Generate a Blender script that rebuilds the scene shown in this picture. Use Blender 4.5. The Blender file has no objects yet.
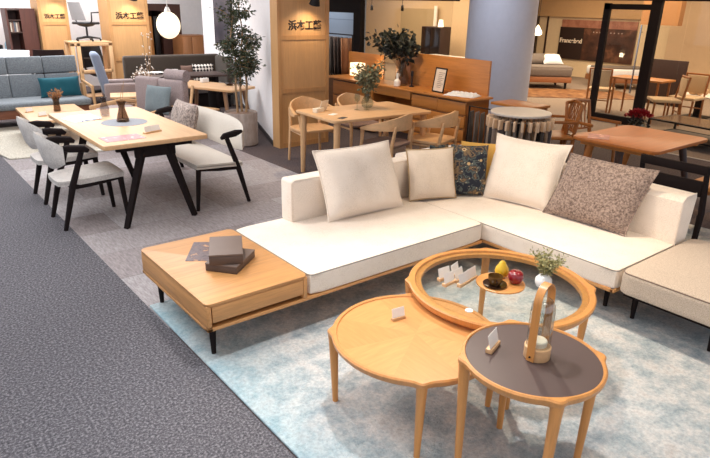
import bpy, bmesh, math, random
from mathutils import Vector, Matrix
random.seed(7)
PI = math.pi
SC = bpy.context.scene
COL = SC.collection

# ---------------------------------------------------------------- camera
cd = bpy.data.cameras.new('camera'); cam = bpy.data.objects.new('camera', cd); COL.objects.link(cam)
FPX, PITCH, ROLL, YAW, CAMH = 600.43, 0.35855, 0.02368, 0.89023, 1.7
Fv = Vector((math.cos(YAW)*math.cos(PITCH), math.sin(YAW)*math.cos(PITCH), -math.sin(PITCH)))
rv = Vector((math.sin(YAW), -math.cos(YAW), 0)); uv = rv.cross(Fv)
r2 = rv*math.cos(ROLL)+uv*math.sin(ROLL); u2 = -rv*math.sin(ROLL)+uv*math.cos(ROLL)
M4 = Matrix((r2, u2, -Fv)).transposed().to_4x4(); M4.translation = (0, 0, CAMH)
cam.matrix_world = M4
cd.sensor_width = 36; cd.lens = FPX/710*36; cd.clip_start = .05; cd.clip_end = 60
SC.camera = cam

# ---------------------------------------------------------------- world, lights, exposure
w = bpy.data.worlds.new('world'); SC.world = w; w.use_nodes = True
w.node_tree.nodes['Background'].inputs[0].default_value = (.82, .88, 1, 1)
w.node_tree.nodes['Background'].inputs[1].default_value = .72
SC.view_settings.view_transform = 'Standard'; SC.view_settings.look = 'None'
SC.view_settings.gamma = 1; SC.view_settings.exposure = 0.75
SC.view_settings.use_curve_mapping = False

def area(name, loc, size, power, col, rot=(0, 0, 0)):
    l = bpy.data.lights.new(name, 'AREA'); l.shape = 'RECTANGLE'; l.size, l.size_y = size
    l.energy = power; l.color = col
    o = bpy.data.objects.new(name, l); o.location = loc; o.rotation_euler = rot; COL.objects.link(o); return o
def spot(name, loc, target, power, col, angle=60, blend=.6, rad=.04):
    l = bpy.data.lights.new(name, 'SPOT'); l.energy = power; l.color = col
    l.spot_size = math.radians(angle); l.spot_blend = blend; l.shadow_soft_size = rad
    o = bpy.data.objects.new(name, l); o.location = loc; COL.objects.link(o)
    o.rotation_euler = (Vector(target)-Vector(loc)).to_track_quat('-Z', 'Y').to_euler(); return o
COOL = (.86, .93, 1); WARM = (1, .76, .48); NEUT = (1, .93, .84)
area('ceiling_light_left', (.2, 4.2, 2.55), (1.6, 4.5), 60, (.93, .96, 1))
area('fill_light_front', (.6, .2, 2.6), (1.8, 1.8), 34, (1, .95, .9), (math.radians(-25), math.radians(25), 0))  # soft fill added on the camera side to brighten the cushion fronts
area('ceiling_light_dining', (2.0, 6.2, 2.55), (1.6, 3.0), 40, (.95, .96, 1))
area('ceiling_light_back', (2.6, 10.2, 2.55), (3.0, 2.0), 105, (.95, .97, 1))
area('fill_light_back_wall', (2.9, 12.6, 2.6), (4.0, .5), 45, (.96, .97, 1))  # added fill that lifts the wall behind the office chair, not a fixture
area('ceiling_light_mid', (5.2, 8.2, 2.55), (1.2, 1.6), 22, NEUT)
spot('track_light_sofa', (1.5, 3.9, 2.5), (2.2, 2.2, .2), 56, (1, .89, .79), 75, .7, .06)
spot('track_light_rug', (1.6, 1.9, 2.55), (1.3, 1.4, 0), 78, (.93, .97, 1), 85, .8, .05)
spot('track_light_tables', (2.9, 2.6, 2.5), (2.2, 1.2, .2), 84, (1, .9, .76), 80, .7, .04)
spot('track_light_corner', (3.1, 2.2, 2.5), (3.6, 2.4, .3), 44, (1, .84, .62), 75, .8, .06)
spot('track_light_chaise', (2.9, .9, 2.5), (3.5, 1.2, .2), 55, (1, .86, .7), 80, .8, .06)
spot('track_light_wood_table', (4.2, 5.1, 2.5), (4.1, 4.9, .6), 55, WARM, 80, .8, .06)
spot('track_light_sideboard', (4.9, 5.6, 2.5), (5.8, 5.6, .8), 62, WARM, 80, .8, .06)
spot('track_light_oak_table', (5.6, 2.6, 2.5), (5.4, 2.55, .6), 55, (1, .7, .4), 62, .9, .05)
spot('track_light_swatches', (4.7, 3.5, 2.5), (5.3, 3.9, .5), 40, WARM, 70, .8, .06)
area('bedroom_light', (11.8, 7.2, 2.5), (3.5, 3.5), 125, (1, .80, .56))
area('glass_room_light', (11.2, 12.2, 2.5), (2.0, 4.0), 110, (1, .76, .5))
area('showroom_light_right', (12.0, 3.8, 2.5), (4.0, 2.0), 80, (1, .74, .48))
spot('column_fill_light', (6.7, 6.0, 2.5), (8.3, 6.6, .9), 60, (.9, .94, 1), 90, .9, .05)  # spot added only to brighten the column
area('aisle_light', (8.4, 3.2, 2.55), (.8, 3.5), 22, (1, .72, .48))

# ---------------------------------------------------------------- materials
MATS = {}
def new_mat(name):
    m = bpy.data.materials.new(name); m.use_nodes = True
    nt = m.node_tree; return m, nt, nt.nodes['Principled BSDF']
def N(nt, t, **kw):
    n = nt.nodes.new(t)
    for k, v in kw.items(): setattr(n, k, v)
    return n
def coords(nt, scale=(1, 1, 1), rot=(0, 0, 0)):
    tc = N(nt, 'ShaderNodeTexCoord'); mp = N(nt, 'ShaderNodeMapping')
    mp.inputs['Scale'].default_value = scale; mp.inputs['Rotation'].default_value = rot
    nt.links.new(tc.outputs['Object'], mp.inputs[0]); return mp.outputs[0]
def noise(nt, vec, scale, detail=3, rough=.6):
    n = N(nt, 'ShaderNodeTexNoise'); n.inputs['Scale'].default_value = scale
    n.inputs['Detail'].default_value = detail; n.inputs['Roughness'].default_value = rough
    nt.links.new(vec, n.inputs['Vector']); return n.outputs['Fac']
def ramp(nt, fac, stops):
    r = N(nt, 'ShaderNodeValToRGB'); e = r.color_ramp.elements
    e[0].position, e[0].color = stops[0][0], (*stops[0][1], 1)
    e[1].position, e[1].color = stops[-1][0], (*stops[-1][1], 1)
    for p, c in stops[1:-1]:
        k = e.new(p); k.color = (*c, 1)
    nt.links.new(fac, r.inputs[0]); return r.outputs[0]
def mix(nt, a, b, fac, mode='MIX'):
    m = N(nt, 'ShaderNodeMix', data_type='RGBA', blend_type=mode)
    if isinstance(fac, float): m.inputs[0].default_value = fac
    else: nt.links.new(fac, m.inputs[0])
    for i, v in ((6, a), (7, b)):
        if isinstance(v, tuple): m.inputs[i].default_value = (*v, 1)
        else: nt.links.new(v, m.inputs[i])
    return m.outputs[2]
def bump(nt, b, fac, strength, dist=.01):
    n = N(nt, 'ShaderNodeBump'); n.inputs['Strength'].default_value = strength; n.inputs['Distance'].default_value = dist
    nt.links.new(fac, n.inputs['Height']); nt.links.new(n.outputs[0], b.inputs['Normal'])
def srgb(*c):
    if len(c) == 1: c = c[0]
    return tuple(((v/255)/12.92 if v/255 <= .04045 else ((v/255+.055)/1.055)**2.4) for v in c)
def shade(c, k): return tuple(min(1, v*k) for v in c)

def plain(name, c, rough=.5, metal=0., emit=None, es=0, alpha=1, trans=0, coat=0):
    if name in MATS: return MATS[name]
    m, nt, b = new_mat(name)
    b.inputs['Base Color'].default_value = (*c, 1); b.inputs['Roughness'].default_value = rough
    b.inputs['Metallic'].default_value = metal; b.inputs['Transmission Weight'].default_value = trans
    b.inputs['Coat Weight'].default_value = coat
    n = noise(nt, coords(nt), 14, 2)
    nt.links.new(mix(nt, shade(c, .93), shade(c, 1.05), n), b.inputs['Base Color'])
    if emit: b.inputs['Emission Color'].default_value = (*emit, 1); b.inputs['Emission Strength'].default_value = es
    MATS[name] = m; return m
def fabric(name, c, c2=None, sc=150, st=.35, mott=.0, rough=.92, wr=0.0):
    if name in MATS: return MATS[name]
    m, nt, b = new_mat(name); v = coords(nt)
    c2 = c2 or shade(c, .82)
    f = noise(nt, v, sc, 3, .7)
    col = ramp(nt, f, [(.35, c2), (.62, c)])
    if mott:
        f2 = noise(nt, v, 9, 3); col = mix(nt, col, shade(c, 1-mott), ramp(nt, f2, [(.4, (0, 0, 0)), (.65, (1, 1, 1))]))
    nt.links.new(col, b.inputs['Base Color']); b.inputs['Roughness'].default_value = rough
    b.inputs['Sheen Weight'].default_value = .15
    if wr:
        f3 = noise(nt, v, 7, 3, .5); ad = N(nt, 'ShaderNodeMath', operation='MULTIPLY_ADD')
        nt.links.new(f3, ad.inputs[0]); ad.inputs[1].default_value = wr*8; nt.links.new(f, ad.inputs[2])
        bump(nt, b, ad.outputs[0], st, .004)
    else: bump(nt, b, f, st, .003)
    MATS[name] = m; return m
def wood(name, c, axis=0, rough=.42, contrast=.8, sc=1.0):
    if name in MATS: return MATS[name]
    m, nt, b = new_mat(name)
    s = [22*sc, 22*sc, 22*sc]; s[axis] = 1.5*sc
    v = coords(nt, tuple(s)); f = noise(nt, v, 1.6, 5, .62)
    s2 = [90*sc]*3; s2[axis] = 5
    f2 = noise(nt, coords(nt, tuple(s2)), 1.4, 2)
    col = ramp(nt, f, [(.32, shade(c, contrast)), (.5, c), (.7, shade(c, 1.1))])
    col = mix(nt, col, shade(c, contrast*.92), ramp(nt, f2, [(.52, (0, 0, 0)), (.72, (.55, .55, .55))]))
    nt.links.new(col, b.inputs['Base Color']); b.inputs['Roughness'].default_value = rough
    bump(nt, b, f2, .05, .001)
    MATS[name] = m; return m
def carpet(name, c1, c2, c3=None, sc=130, big=None):
    m, nt, b = new_mat(name); v = coords(nt)
    f = noise(nt, v, sc, 4, .75); col = ramp(nt, f, [(.34, c1), (.5, c2), (.68, c3 or shade(c2, 1.5))])
    if big:
        f2 = noise(nt, v, big[0], 5, .6); col = mix(nt, col, big[1], ramp(nt, f2, [(.42, (0, 0, 0)), (.6, (big[2],)*3)]))
    nt.links.new(col, b.inputs['Base Color']); b.inputs['Roughness'].default_value = .97
    bump(nt, b, f, .8, .006); MATS[name] = m; return m

OAK = srgb(200, 144, 88); OAKL = srgb(212, 168, 122); ALDER = srgb(205, 140, 76)
M_oak_x = wood('oak_grain_x', OAK, 0); M_oak_y = wood('oak_grain_y', OAK, 1); M_oak_z = wood('oak_grain_z', OAK, 2)
M_oakl = wood('pale_oak_y', OAKL, 1, .45, .88); M_oaklx = wood('pale_oak_x', OAKL, 0, .45, .88); M_oaklz = wood('pale_oak_z', OAKL, 2, .45, .88)
M_ald = wood('honey_wood', ALDER, 2, .35, .85); M_aldx = wood('honey_wood_x', ALDER, 0, .35, .85)
M_black = plain('black_stained_wood', srgb(24, 13, 12), .8); M_black.node_tree.nodes['Principled BSDF'].inputs['Specular IOR Level'].default_value = .25
M_dkwood = wood('dark_walnut', srgb(58, 36, 28), 2, .5, .7)
M_metal = plain('black_metal', srgb(22, 17, 16), .6, .0); M_metal.node_tree.nodes['Principled BSDF'].inputs['Specular IOR Level'].default_value = .25
M_chrome = plain('chrome', srgb(200, 200, 200), .18, 1)
M_cream = fabric('cream_fabric', srgb(242, 227, 211), srgb(222, 206, 188), 150, .3, .04, wr=.25)
M_creamend = fabric('grey_side_fabric', srgb(200, 192, 186), None, 300, .3)
M_ott = fabric('oatmeal_fabric', srgb(206, 188, 168), srgb(176, 156, 136), 170, .35, .0, wr=.15)
M_pipe = fabric('grey_piping', srgb(150, 140, 130), None, 300, .2)
M_tan = fabric('tan_piping', srgb(176, 146, 108), None, 300, .2)
M_cushbeige = fabric('beige_linen', srgb(224, 206, 186), srgb(204, 186, 166), 170, .3, .04, wr=.3)
M_tweed = fabric('brown_tweed', srgb(168, 146, 132), srgb(92, 74, 66), 75, .7, .0)
M_tweed2 = fabric('grey_tweed', srgb(176, 158, 146), srgb(96, 82, 76), 48, .7, .0)
M_mustard = fabric('mustard_fabric', srgb(214, 164, 82), None, 260, .3)
M_greyup = fabric('pale_grey_upholstery', srgb(204, 196, 188), srgb(160, 152, 146), 110, .3, .04)
M_beigeup = fabric('beige_upholstery', srgb(216, 206, 192), srgb(190, 178, 164), 200, .3, .1)
M_greysofa = fabric('blue_grey_wool', srgb(130, 136, 140), srgb(94, 100, 106), 90, .45)
M_teal = fabric('teal_fabric', srgb(4, 82, 96), None, 200, .3)
M_mauve = fabric('mauve_wool', srgb(164, 146, 142), srgb(128, 112, 110), 90, .4)
M_bluecush = fabric('grey_blue_fabric', srgb(112, 122, 124), None, 90, .3)
M_wing = fabric('steel_blue_wool', srgb(128, 138, 158), None, 200, .3)
M_olive = fabric('dark_olive_fabric', srgb(62, 50, 40), None, 90, .3)
M_red = fabric('deep_red_fabric', srgb(122, 28, 34), None, 200, .3)
M_seatbrown = fabric('brown_seat_fabric', srgb(140, 112, 98), srgb(110, 86, 76), 200, .3)
M_white = plain('white_paper', srgb(238, 232, 224), .6)
M_paper = plain('cream_card', srgb(232, 216, 190), .6)
M_ceramic = plain('white_ceramic', srgb(236, 232, 226), .3)
M_blackcer = plain('black_brown_ceramic', srgb(46, 28, 20), .15)
M_box = plain('brown_card_box', srgb(84, 66, 56), .55)
M_boxtop = plain('brown_card_box_lid', srgb(112, 94, 84), .6)
M_leaf = fabric('green_leaf', srgb(62, 70, 36), srgb(40, 46, 22), 40, .1, rough=.5)
M_leafd = fabric('dark_green_leaf', srgb(30, 36, 18), srgb(16, 20, 10), 40, .1, rough=.5)
M_leafp = fabric('olive_leaf', srgb(176, 168, 112), srgb(124, 118, 68), 60, .1, rough=.6)
M_eu = fabric('grey_green_leaf', srgb(120, 118, 84), srgb(84, 84, 54), 60, .1, rough=.6)
M_bark = plain('pale_bark', srgb(150, 118, 84), .8)
M_leather = plain('dark_leather', srgb(50, 30, 26), .35)
M_greyplas = plain('grey_plastic_mesh', srgb(150, 144, 142), .6)
M_blackplas = plain('black_plastic', srgb(26, 24, 26), .4)
def glass(name, tint=(1, 1, 1), rough=0., f0=.018):
    if name in MATS: return MATS[name]
    m = bpy.data.materials.new(name); m.use_nodes = True; nt = m.node_tree; nt.nodes.clear()
    o = N(nt, 'ShaderNodeOutputMaterial'); t = N(nt, 'ShaderNodeBsdfTransparent'); g = N(nt, 'ShaderNodeBsdfGlossy')
    t.inputs[0].default_value = (*tint, 1); g.inputs['Roughness'].default_value = rough+.02
    lw = N(nt, 'ShaderNodeLayerWeight'); lw.inputs[0].default_value = .5
    pw = N(nt, 'ShaderNodeMath', operation='POWER'); nt.links.new(lw.outputs['Facing'], pw.inputs[0]); pw.inputs[1].default_value = 4.
    fr = N(nt, 'ShaderNodeMath', operation='MULTIPLY_ADD'); nt.links.new(pw.outputs[0], fr.inputs[0]); fr.inputs[1].default_value = .5; fr.inputs[2].default_value = f0
    mx = N(nt, 'ShaderNodeMixShader')
    nt.links.new(fr.outputs[0], mx.inputs[0]); nt.links.new(t.outputs[0], mx.inputs[1]); nt.links.new(g.outputs[0], mx.inputs[2])
    nt.links.new(mx.outputs[0], o.inputs[0]); MATS[name] = m; return m
M_glass = glass('clear_glass', (.96, .98, .97)); M_smoke = glass('smoky_glass', (.62, .55, .5)); M_pane = glass('window_pane_glass', (.93, .93, .92))
M_lglass = glass('lantern_glass', (.9, .91, .9), 0, .09); M_vaseglass = glass('vase_glass', (.86, .88, .85))

# ---------------------------------------------------------------- mesh helpers
def add_box(bm, c, s, bev=0., seg=2, rot=None):
    r = bmesh.ops.create_cube(bm, size=1); vs = r['verts']
    for v in vs: v.co = Vector((v.co.x*s[0], v.co.y*s[1], v.co.z*s[2]))
    if bev > 0:
        es = list({e for v in vs for e in v.link_edges})
        rb = bmesh.ops.bevel(bm, geom=es, offset=min(bev, min(s)*.49), segments=seg, profile=.5, affect='EDGES')
        vs = list({v for f in rb['faces'] for v in f.verts} | {v for v in vs if v.is_valid})
        # collect whole island
        seen = set(vs); st = list(vs)
        while st:
            q = st.pop()
            for e in q.link_edges:
                o = e.other_vert(q)
                if o not in seen: seen.add(o); st.append(o)
        vs = list(seen)
    for v in vs:
        if rot is not None: v.co = rot @ v.co
        v.co += Vector(c)
    return vs
def bb(bm, x0, x1, y0, y1, z0, z1, bev=0., seg=2): return add_box(bm, ((x0+x1)/2, (y0+y1)/2, (z0+z1)/2), (x1-x0, y1-y0, z1-z0), bev, seg)
def tube(bm, pts, rad, n=8, flat=1., up=None, cap=True):
    pts = [Vector(p) for p in pts]
    if not isinstance(rad, (list, tuple)): rad = [rad]*len(pts)
    rings = []; prev = None
    for i, p in enumerate(pts):
        t = (pts[min(i+1, len(pts)-1)]-pts[max(i-1, 0)]).normalized()
        if prev is None:
            a = Vector(up) if up is not None else (Vector((0, 0, 1)) if abs(t.z) < .9 else Vector((1, 0, 0)))
        else: a = prev
        a = (a-t*a.dot(t)).normalized(); prev = a; b = t.cross(a)
        rings.append([bm.verts.new(p+a*rad[i]*math.cos(2*PI*k/n)+b*rad[i]*flat*math.sin(2*PI*k/n)) for k in range(n)])
    for A, B in zip(rings, rings[1:]):
        for k in range(n): bm.faces.new((A[k], A[(k+1) % n], B[(k+1) % n], B[k]))
    if cap: bm.faces.new(rings[0][::-1]); bm.faces.new(rings[-1])
def lathe(bm, prof, c=(0, 0, 0), n=32, close=False):
    rings = []
    for r, z in prof:
        rings.append([bm.verts.new((c[0]+r*math.cos(2*PI*k/n), c[1]+r*math.sin(2*PI*k/n), c[2]+z)) for k in range(n)] if r > 1e-5 else [bm.verts.new((c[0], c[1], c[2]+z))])
    P = list(zip(rings, rings[1:]))
    if close: P.append((rings[-1], rings[0]))
    for A, B in P:
        for k in range(n):
            k2 = (k+1) % n
            if len(A) == 1 and len(B) == 1: continue
            if len(A) == 1: bm.faces.new((A[0], B[k2], B[k]))
            elif len(B) == 1: bm.faces.new((A[k], A[k2], B[0]))
            else: bm.faces.new((A[k], A[k2], B[k2], B[k]))
def prism(bm, poly, z0, z1, bev=0):
    a = [bm.verts.new((x, y, z0)) for x, y in poly]; b = [bm.verts.new((x, y, z1)) for x, y in poly]
    n = len(poly); bm.faces.new(a[::-1]); bm.faces.new(b)
    for k in range(n): bm.faces.new((a[k], a[(k+1) % n], b[(k+1) % n], b[k]))
    if bev:
        es = [e for e in bm.edges if e.verts[0] in a+b and e.verts[1] in a+b and ((e.verts[0] in a) == (e.verts[1] in a))]
        bmesh.ops.bevel(bm, geom=es, offset=bev, segments=2, profile=.5, affect='EDGES')
def sweep(bm, path, prof):
    """path: list of (x,y), prof: list of (offset, z) closed; offset along left normal"""
    rings = []
    for i, p in enumerate(path):
        a = Vector(path[max(i-1, 0)]); b = Vector(path[min(i+1, len(path)-1)]); t = (b-a).normalized(); nrm = Vector((-t.y, t.x))
        # mitre scale
        rings.append([bm.verts.new((p[0]+nrm.x*o, p[1]+nrm.y*o, z)) for o, z in prof])
    n = len(prof)
    for A, B in zip(rings, rings[1:]):
        for k in range(n): bm.faces.new((A[k], A[(k+1) % n], B[(k+1) % n], B[k]))
    bm.faces.new(rings[0][::-1]); bm.faces.new(rings[-1])
def rrect(w, h, r, seg=5, cx=0, cy=0):
    out = []
    for sx, sy, a0 in ((1, 1, 0), (-1, 1, 90), (-1, -1, 180), (1, -1, 270)):
        for k in range(seg+1):
            a = math.radians(a0+90*k/seg); out.append((cx+sx*(w/2-r)+r*math.cos(a), cy+sy*(h/2-r)+r*math.sin(a)))
    return out
def pillow_bm(bm, W, H, T, n=18, ear=.02, sag=.035, seed=0):
    """pillow standing in local XZ plane, thickness along Y, bottom at z=0"""
    rnd = random.Random(seed); ph = [rnd.uniform(0, 6) for _ in range(6)]
    V = {}
    def edge(u, v):
        k = 1-sag*(1-abs(v)**2)*abs(u)**3; k2 = 1-sag*(1-abs(u)**2)*abs(v)**3
        return u*W/2*k*(1+ear*(abs(u*v)**4)), v*H/2*k2*(1+ear*(abs(u*v)**4))
    for side in (-1, 1):
        for i in range(n+1):
            for j in range(n+1):
                u = -1+2*i/n; v = -1+2*j/n
                if side == 1 and (i in (0, n) or j in (0, n)): V[1, i, j] = V[-1, i, j]; continue
                x, z = edge(u, v); t = ((1-abs(u)**3.6)*(1-abs(v)**3.6))**.6
                lump = 1+.05*math.sin(5*u+ph[0])*math.sin(4*v+ph[1])+.03*math.sin(11*u+ph[2]+3*v)
                V[side, i, j] = bm.verts.new((x, side*T/2*t*lump, z+H/2))
    for side in (-1, 1):
        for i in range(n):
            for j in range(n):
                q = [V[side, i, j], V[side, i+1, j], V[side, i+1, j+1], V[side, i, j+1]]
                bm.faces.new(q if side == -1 else q[::-1])
    border = [edge(-1+2*i/n, -1) for i in range(n)]+[edge(1, -1+2*j/n) for j in range(n)]+[edge(1-2*i/n, 1) for i in range(n)]+[edge(-1, 1-2*j/n) for j in range(n)]
    return [(x, 0, z+H/2) for x, z in border]
def obj(name, bm, mat, parent=None, smooth=True, label=None, mod=None):
    bmesh.ops.recalc_face_normals(bm, faces=bm.faces[:])
    me = bpy.data.meshes.new(name); bm.to_mesh(me); bm.free()
    if mat: me.materials.append(mat)
    if smooth:
        me.polygons.foreach_set('use_smooth', [True]*len(me.polygons))
        try: me.set_sharp_from_angle(angle=math.radians(38))
        except Exception: pass
    o = bpy.data.objects.new(name, me); COL.objects.link(o)
    if parent: o.parent = parent
    if label: o['label'] = label
    return o
def NB(): return bmesh.new()
def thing(name, label, cat, loc=(0, 0, 0), rz=0, group=None):
    o = bpy.data.objects.new(name, None); COL.objects.link(o); o.location = loc; o.rotation_euler = (0, 0, rz)
    o.empty_display_size = .1; o['label'] = label; o['category'] = cat
    if group: o['group'] = group
    return o
def tag(o, label, cat, group=None, loc=None, rz=None):
    o['label'] = label; o['category'] = cat
    if group: o['group'] = group
    if loc is not None: o.location = loc
    if rz is not None: o.rotation_euler = (0, 0, rz)
    return o
def struct(name, bm, mat, parent=None, smooth=False):
    o = obj(name, bm, mat, parent, smooth)
    if not parent: o['kind'] = 'structure'
    return o
def dup(root, loc, rz, label=None, group=None):
    def cp(o, par):
        c = o.copy(); COL.objects.link(c)
        if par: c.parent = par
        for ch in [k for k in bpy.data.objects if k.parent == o]: cp(ch, c)
        return c
    r = cp(root, None); r.location = loc; r.rotation_euler = (0, 0, rz)
    if label: r['label'] = label
    if group: r['group'] = group
    return r
def box_obj(name, dims, mat, parent=None, bev=.003, **k):
    bm = NB(); bb(bm, *dims, bev); return obj(name, bm, mat, parent, **k)
def taper(name, a, b, ra, rb, mat, parent, n=10, flat=1.):
    bm = NB(); tube(bm, [a, b], [ra, rb], n, flat); return obj(name, bm, mat, parent)

# ================================================================ STRUCTURE
M_floor = carpet('charcoal_carpet', srgb(50, 48, 52), srgb(90, 87, 92), srgb(150, 146, 150), 84)
M_floorb = carpet('brown_carpet', srgb(58, 48, 48), srgb(80, 68, 68), srgb(106, 92, 90), 60)
M_floorf = carpet('beige_aisle_floor', srgb(120, 104, 92), srgb(138, 122, 108), srgb(150, 134, 120), 30)
def tiles_mat():
    m, nt, b = new_mat('striped_carpet_tiles')
    v = coords(nt)
    br = N(nt, 'ShaderNodeTexBrick'); nt.links.new(v, br.inputs['Vector'])
    br.offset = .5; br.inputs['Scale'].default_value = 1
    br.inputs['Brick Width'].default_value = .9; br.inputs['Row Height'].default_value = .46; br.inputs['Mortar Size'].default_value = .002
    br.inputs['Color1'].default_value = (*srgb(158, 146, 144), 1); br.inputs['Color2'].default_value = (*srgb(190, 184, 184), 1); br.inputs['Mortar'].default_value = (*srgb(140, 130, 128), 1)
    f = noise(nt, coords(nt, (26, 4, 1)), 3, 3, .7); f2 = noise(nt, v, 62, 3, .7)
    c = mix(nt, br.outputs[0], ramp(nt, f, [(.35, (.55, .52, .52)), (.65, (1.0, 1.0, 1.0))]), .75, 'MULTIPLY')
    c = mix(nt, c, ramp(nt, f2, [(.35, (.7, .7, .7)), (.65, (1, 1, 1))]), .5, 'MULTIPLY')
    nt.links.new(c, b.inputs['Base Color']); b.inputs['Roughness'].default_value = .97; bump(nt, b, f2, .6, .005); return m
M_tiles = tiles_mat()
def quad(x0, x1, y0, y1, z): bm = NB(); vs = [bm.verts.new(p) for p in ((x0, y0, z), (x1, y0, z), (x1, y1, z), (x0, y1, z))]; bm.faces.new(vs); return bm
bm = NB(); bb(bm, -4, 1.04, -3, 16, -.1, 0); struct('floor_charcoal', bm, M_floor)
bm = NB(); bb(bm, 1.04, 3.4, 2.9, 8.2, -.1, 0); struct('floor_tiles', bm, M_tiles)
bm = NB(); bb(bm, 1.04, 3.4, 8.2, 16, -.1, 0); bb(bm, 3.4, 7.85, -3, 16, -.1, 0); bb(bm, 1.04, 3.4, -3, 2.9, -.1, 0); struct('floor_brown', bm, M_floorb)
bm = NB(); bb(bm, 7.85, 18, -3, 18, -.1, 0); struct('floor_aisle', bm, M_floorf)
bm = NB(); bb(bm, 7.84, 7.87, -3, 6.6, 0, .006); struct('trim_1', bm, plain('floor_trim_metal', srgb(190, 184, 176), .4))
M_ceil = plain('ceiling_white', srgb(220, 214, 206), .9)
bm = NB(); bb(bm, -4, 18, -3, 18, 2.65, 2.75); struct('ceiling', bm, M_ceil)
M_wall = plain('white_wall_paint', srgb(232, 228, 228), .85); M_wallb = plain('beige_wall_paint', srgb(206, 178, 142), .85)
M_wallwarm = plain('warm_wall_paint', srgb(196, 168, 136), .85)
bm = NB(); bb(bm, -4, 7.2, 13.2, 13.4, 0, 2.65); struct('wall_back', bm, M_wall)
bm = NB(); bb(bm, 17, 17.2, -3, 18, 0, 2.65); struct('wall_right', bm, M_wallb)
bm = NB(); bb(bm, 7.2, 17, 17.0, 17.2, 0, 2.65); struct('wall_far', bm, M_wallb)
# white wall running from the right signed panel to the back, behind the tree
bm = NB(); prism(bm, [(3.875, 6.45), (4.1, 6.45), (5.2, 9.3), (5.0, 9.3)], 0, 2.65); struct('wall_partition', bm, M_wall)
bm = NB(); bb(bm, 5.0, 5.3, 9.301, 10.7, 0, 2.65); struct('wall_side', bm, M_wall)
bm = NB(); prism(bm, [(3.86, 6.45), (3.875, 6.45), (4.999, 9.3), (4.98, 9.3)], 0, .06); struct('baseboard_partition', bm, plain('dark_baseboard', srgb(44, 38, 38), .6))

# signed wood panels
M_panel = wood('panel_oak', srgb(196, 150, 100), 2, .5, .93); M_panel2 = wood('panel_oak_frame', srgb(186, 138, 88), 2, .5, .9)
def sign_text(parent, body, size, loc, mat, rot=(PI/2, 0, 0), depth=.004, name='lettering', sx=1):
    cu = bpy.data.curves.new('t', 'FONT'); cu.body = body; cu.size = size; cu.extrude = depth; cu.align_x = 'CENTER'; cu.offset = size*.028
    t = bpy.data.objects.new('t', cu); COL.objects.link(t)
    bpy.context.view_layer.update(); dg = bpy.context.evaluated_depsgraph_get()
    me = bpy.data.meshes.new_from_object(t.evaluated_get(dg)); bpy.data.objects.remove(t)
    me.materials.clear(); me.materials.append(mat); me.name = name
    o = bpy.data.objects.new(name, me); COL.objects.link(o); o.parent = parent; o.location = loc; o.rotation_euler = rot; o.scale = (sx, 1, 1)
    return o
M_ink = plain('black_lettering', srgb(30, 18, 14), .5)
def sign_panel(x0, x1, y, label, depth=.5, zt=2.1, rails=(1.31, .72), txt=1.47, ts=.15):
    t = thing('sign_panel', label, 'partition', ((x0+x1)/2, y, 0), 0, None); W = x1-x0
    bm = NB(); bb(bm, -W/2, W/2, .012, depth, 0, zt); obj('panel_core', bm, M_panel, t, False)
    bm = NB()
    for a, b in ((-W/2, -W/2+.05), (W/2-.05, W/2)): bb(bm, a, b, 0, .012, 0, zt)
    for z in rails: bb(bm, -W/2+.05, W/2-.05, 0, .012, z-.025, z+.025)
    bb(bm, -W/2+.05, W/2-.05, 0, .012, 0, .06); bb(bm, -W/2+.05, W/2-.05, 0, .012, zt-.05, zt)
    obj('face_frame', bm, M_panel2, t, False)
    sign_text(t, '浜本工藝', ts, (.02, .01, txt-.05), M_ink)
    # lamp
    l = thing('wall_spotlight', 'black cone spotlight on the '+label.split(',')[0], 'spotlight', ((x0+x1)/2+.06, y, 0))
    bm = NB(); tube(bm, [(0, .0, zt-.12), (0, -.14, zt-.14), (0, -.16, zt-.3)], .011, 8); obj('arm', bm, M_metal, l)
    bm = NB(); tube(bm, [(0, -.16, 1.80), (0, -.15, 1.74), (0, -.13, 1.68)], [.03, .05, .066], 14); obj('shade', bm, M_metal, l)
    spot('sign_lamp', ((x0+x1)/2+.06, y-.22, 1.62), ((x0+x1)/2, y+.05, 1.2), 6.0, (1, .78, .5), 120, .9, .03)
    return t
sign_panel(3.86, 4.60, 6.28, 'oak sign panel beside the tree, nearest of the three lettered panels', .16, 2.1, (1.31, .69), 1.455, .118)
sign_panel(3.44, 4.13, 11.0, 'oak sign panel behind the silver twig arrangement, middle one of the lettered panels', .5, 2.1, (1.3, .7), 1.43, .12)
sign_panel(2.58, 3.06, 12.0, 'oak sign panel beside the dark bookcase, farthest left of the lettered panels', .5, 2.1, (1.26, .72), 1.40, .085)

# column
M_colm = plain('blue_grey_column_paint', srgb(168, 172, 188), .7)
COLC = (8.62, 6.84)
bm = NB(); lathe(bm, [(.565, 0), (.565, 2.65), (0, 2.65)], (*COLC, 0), 64); struct('wall_column', bm, M_colm, smooth=True)

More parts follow.
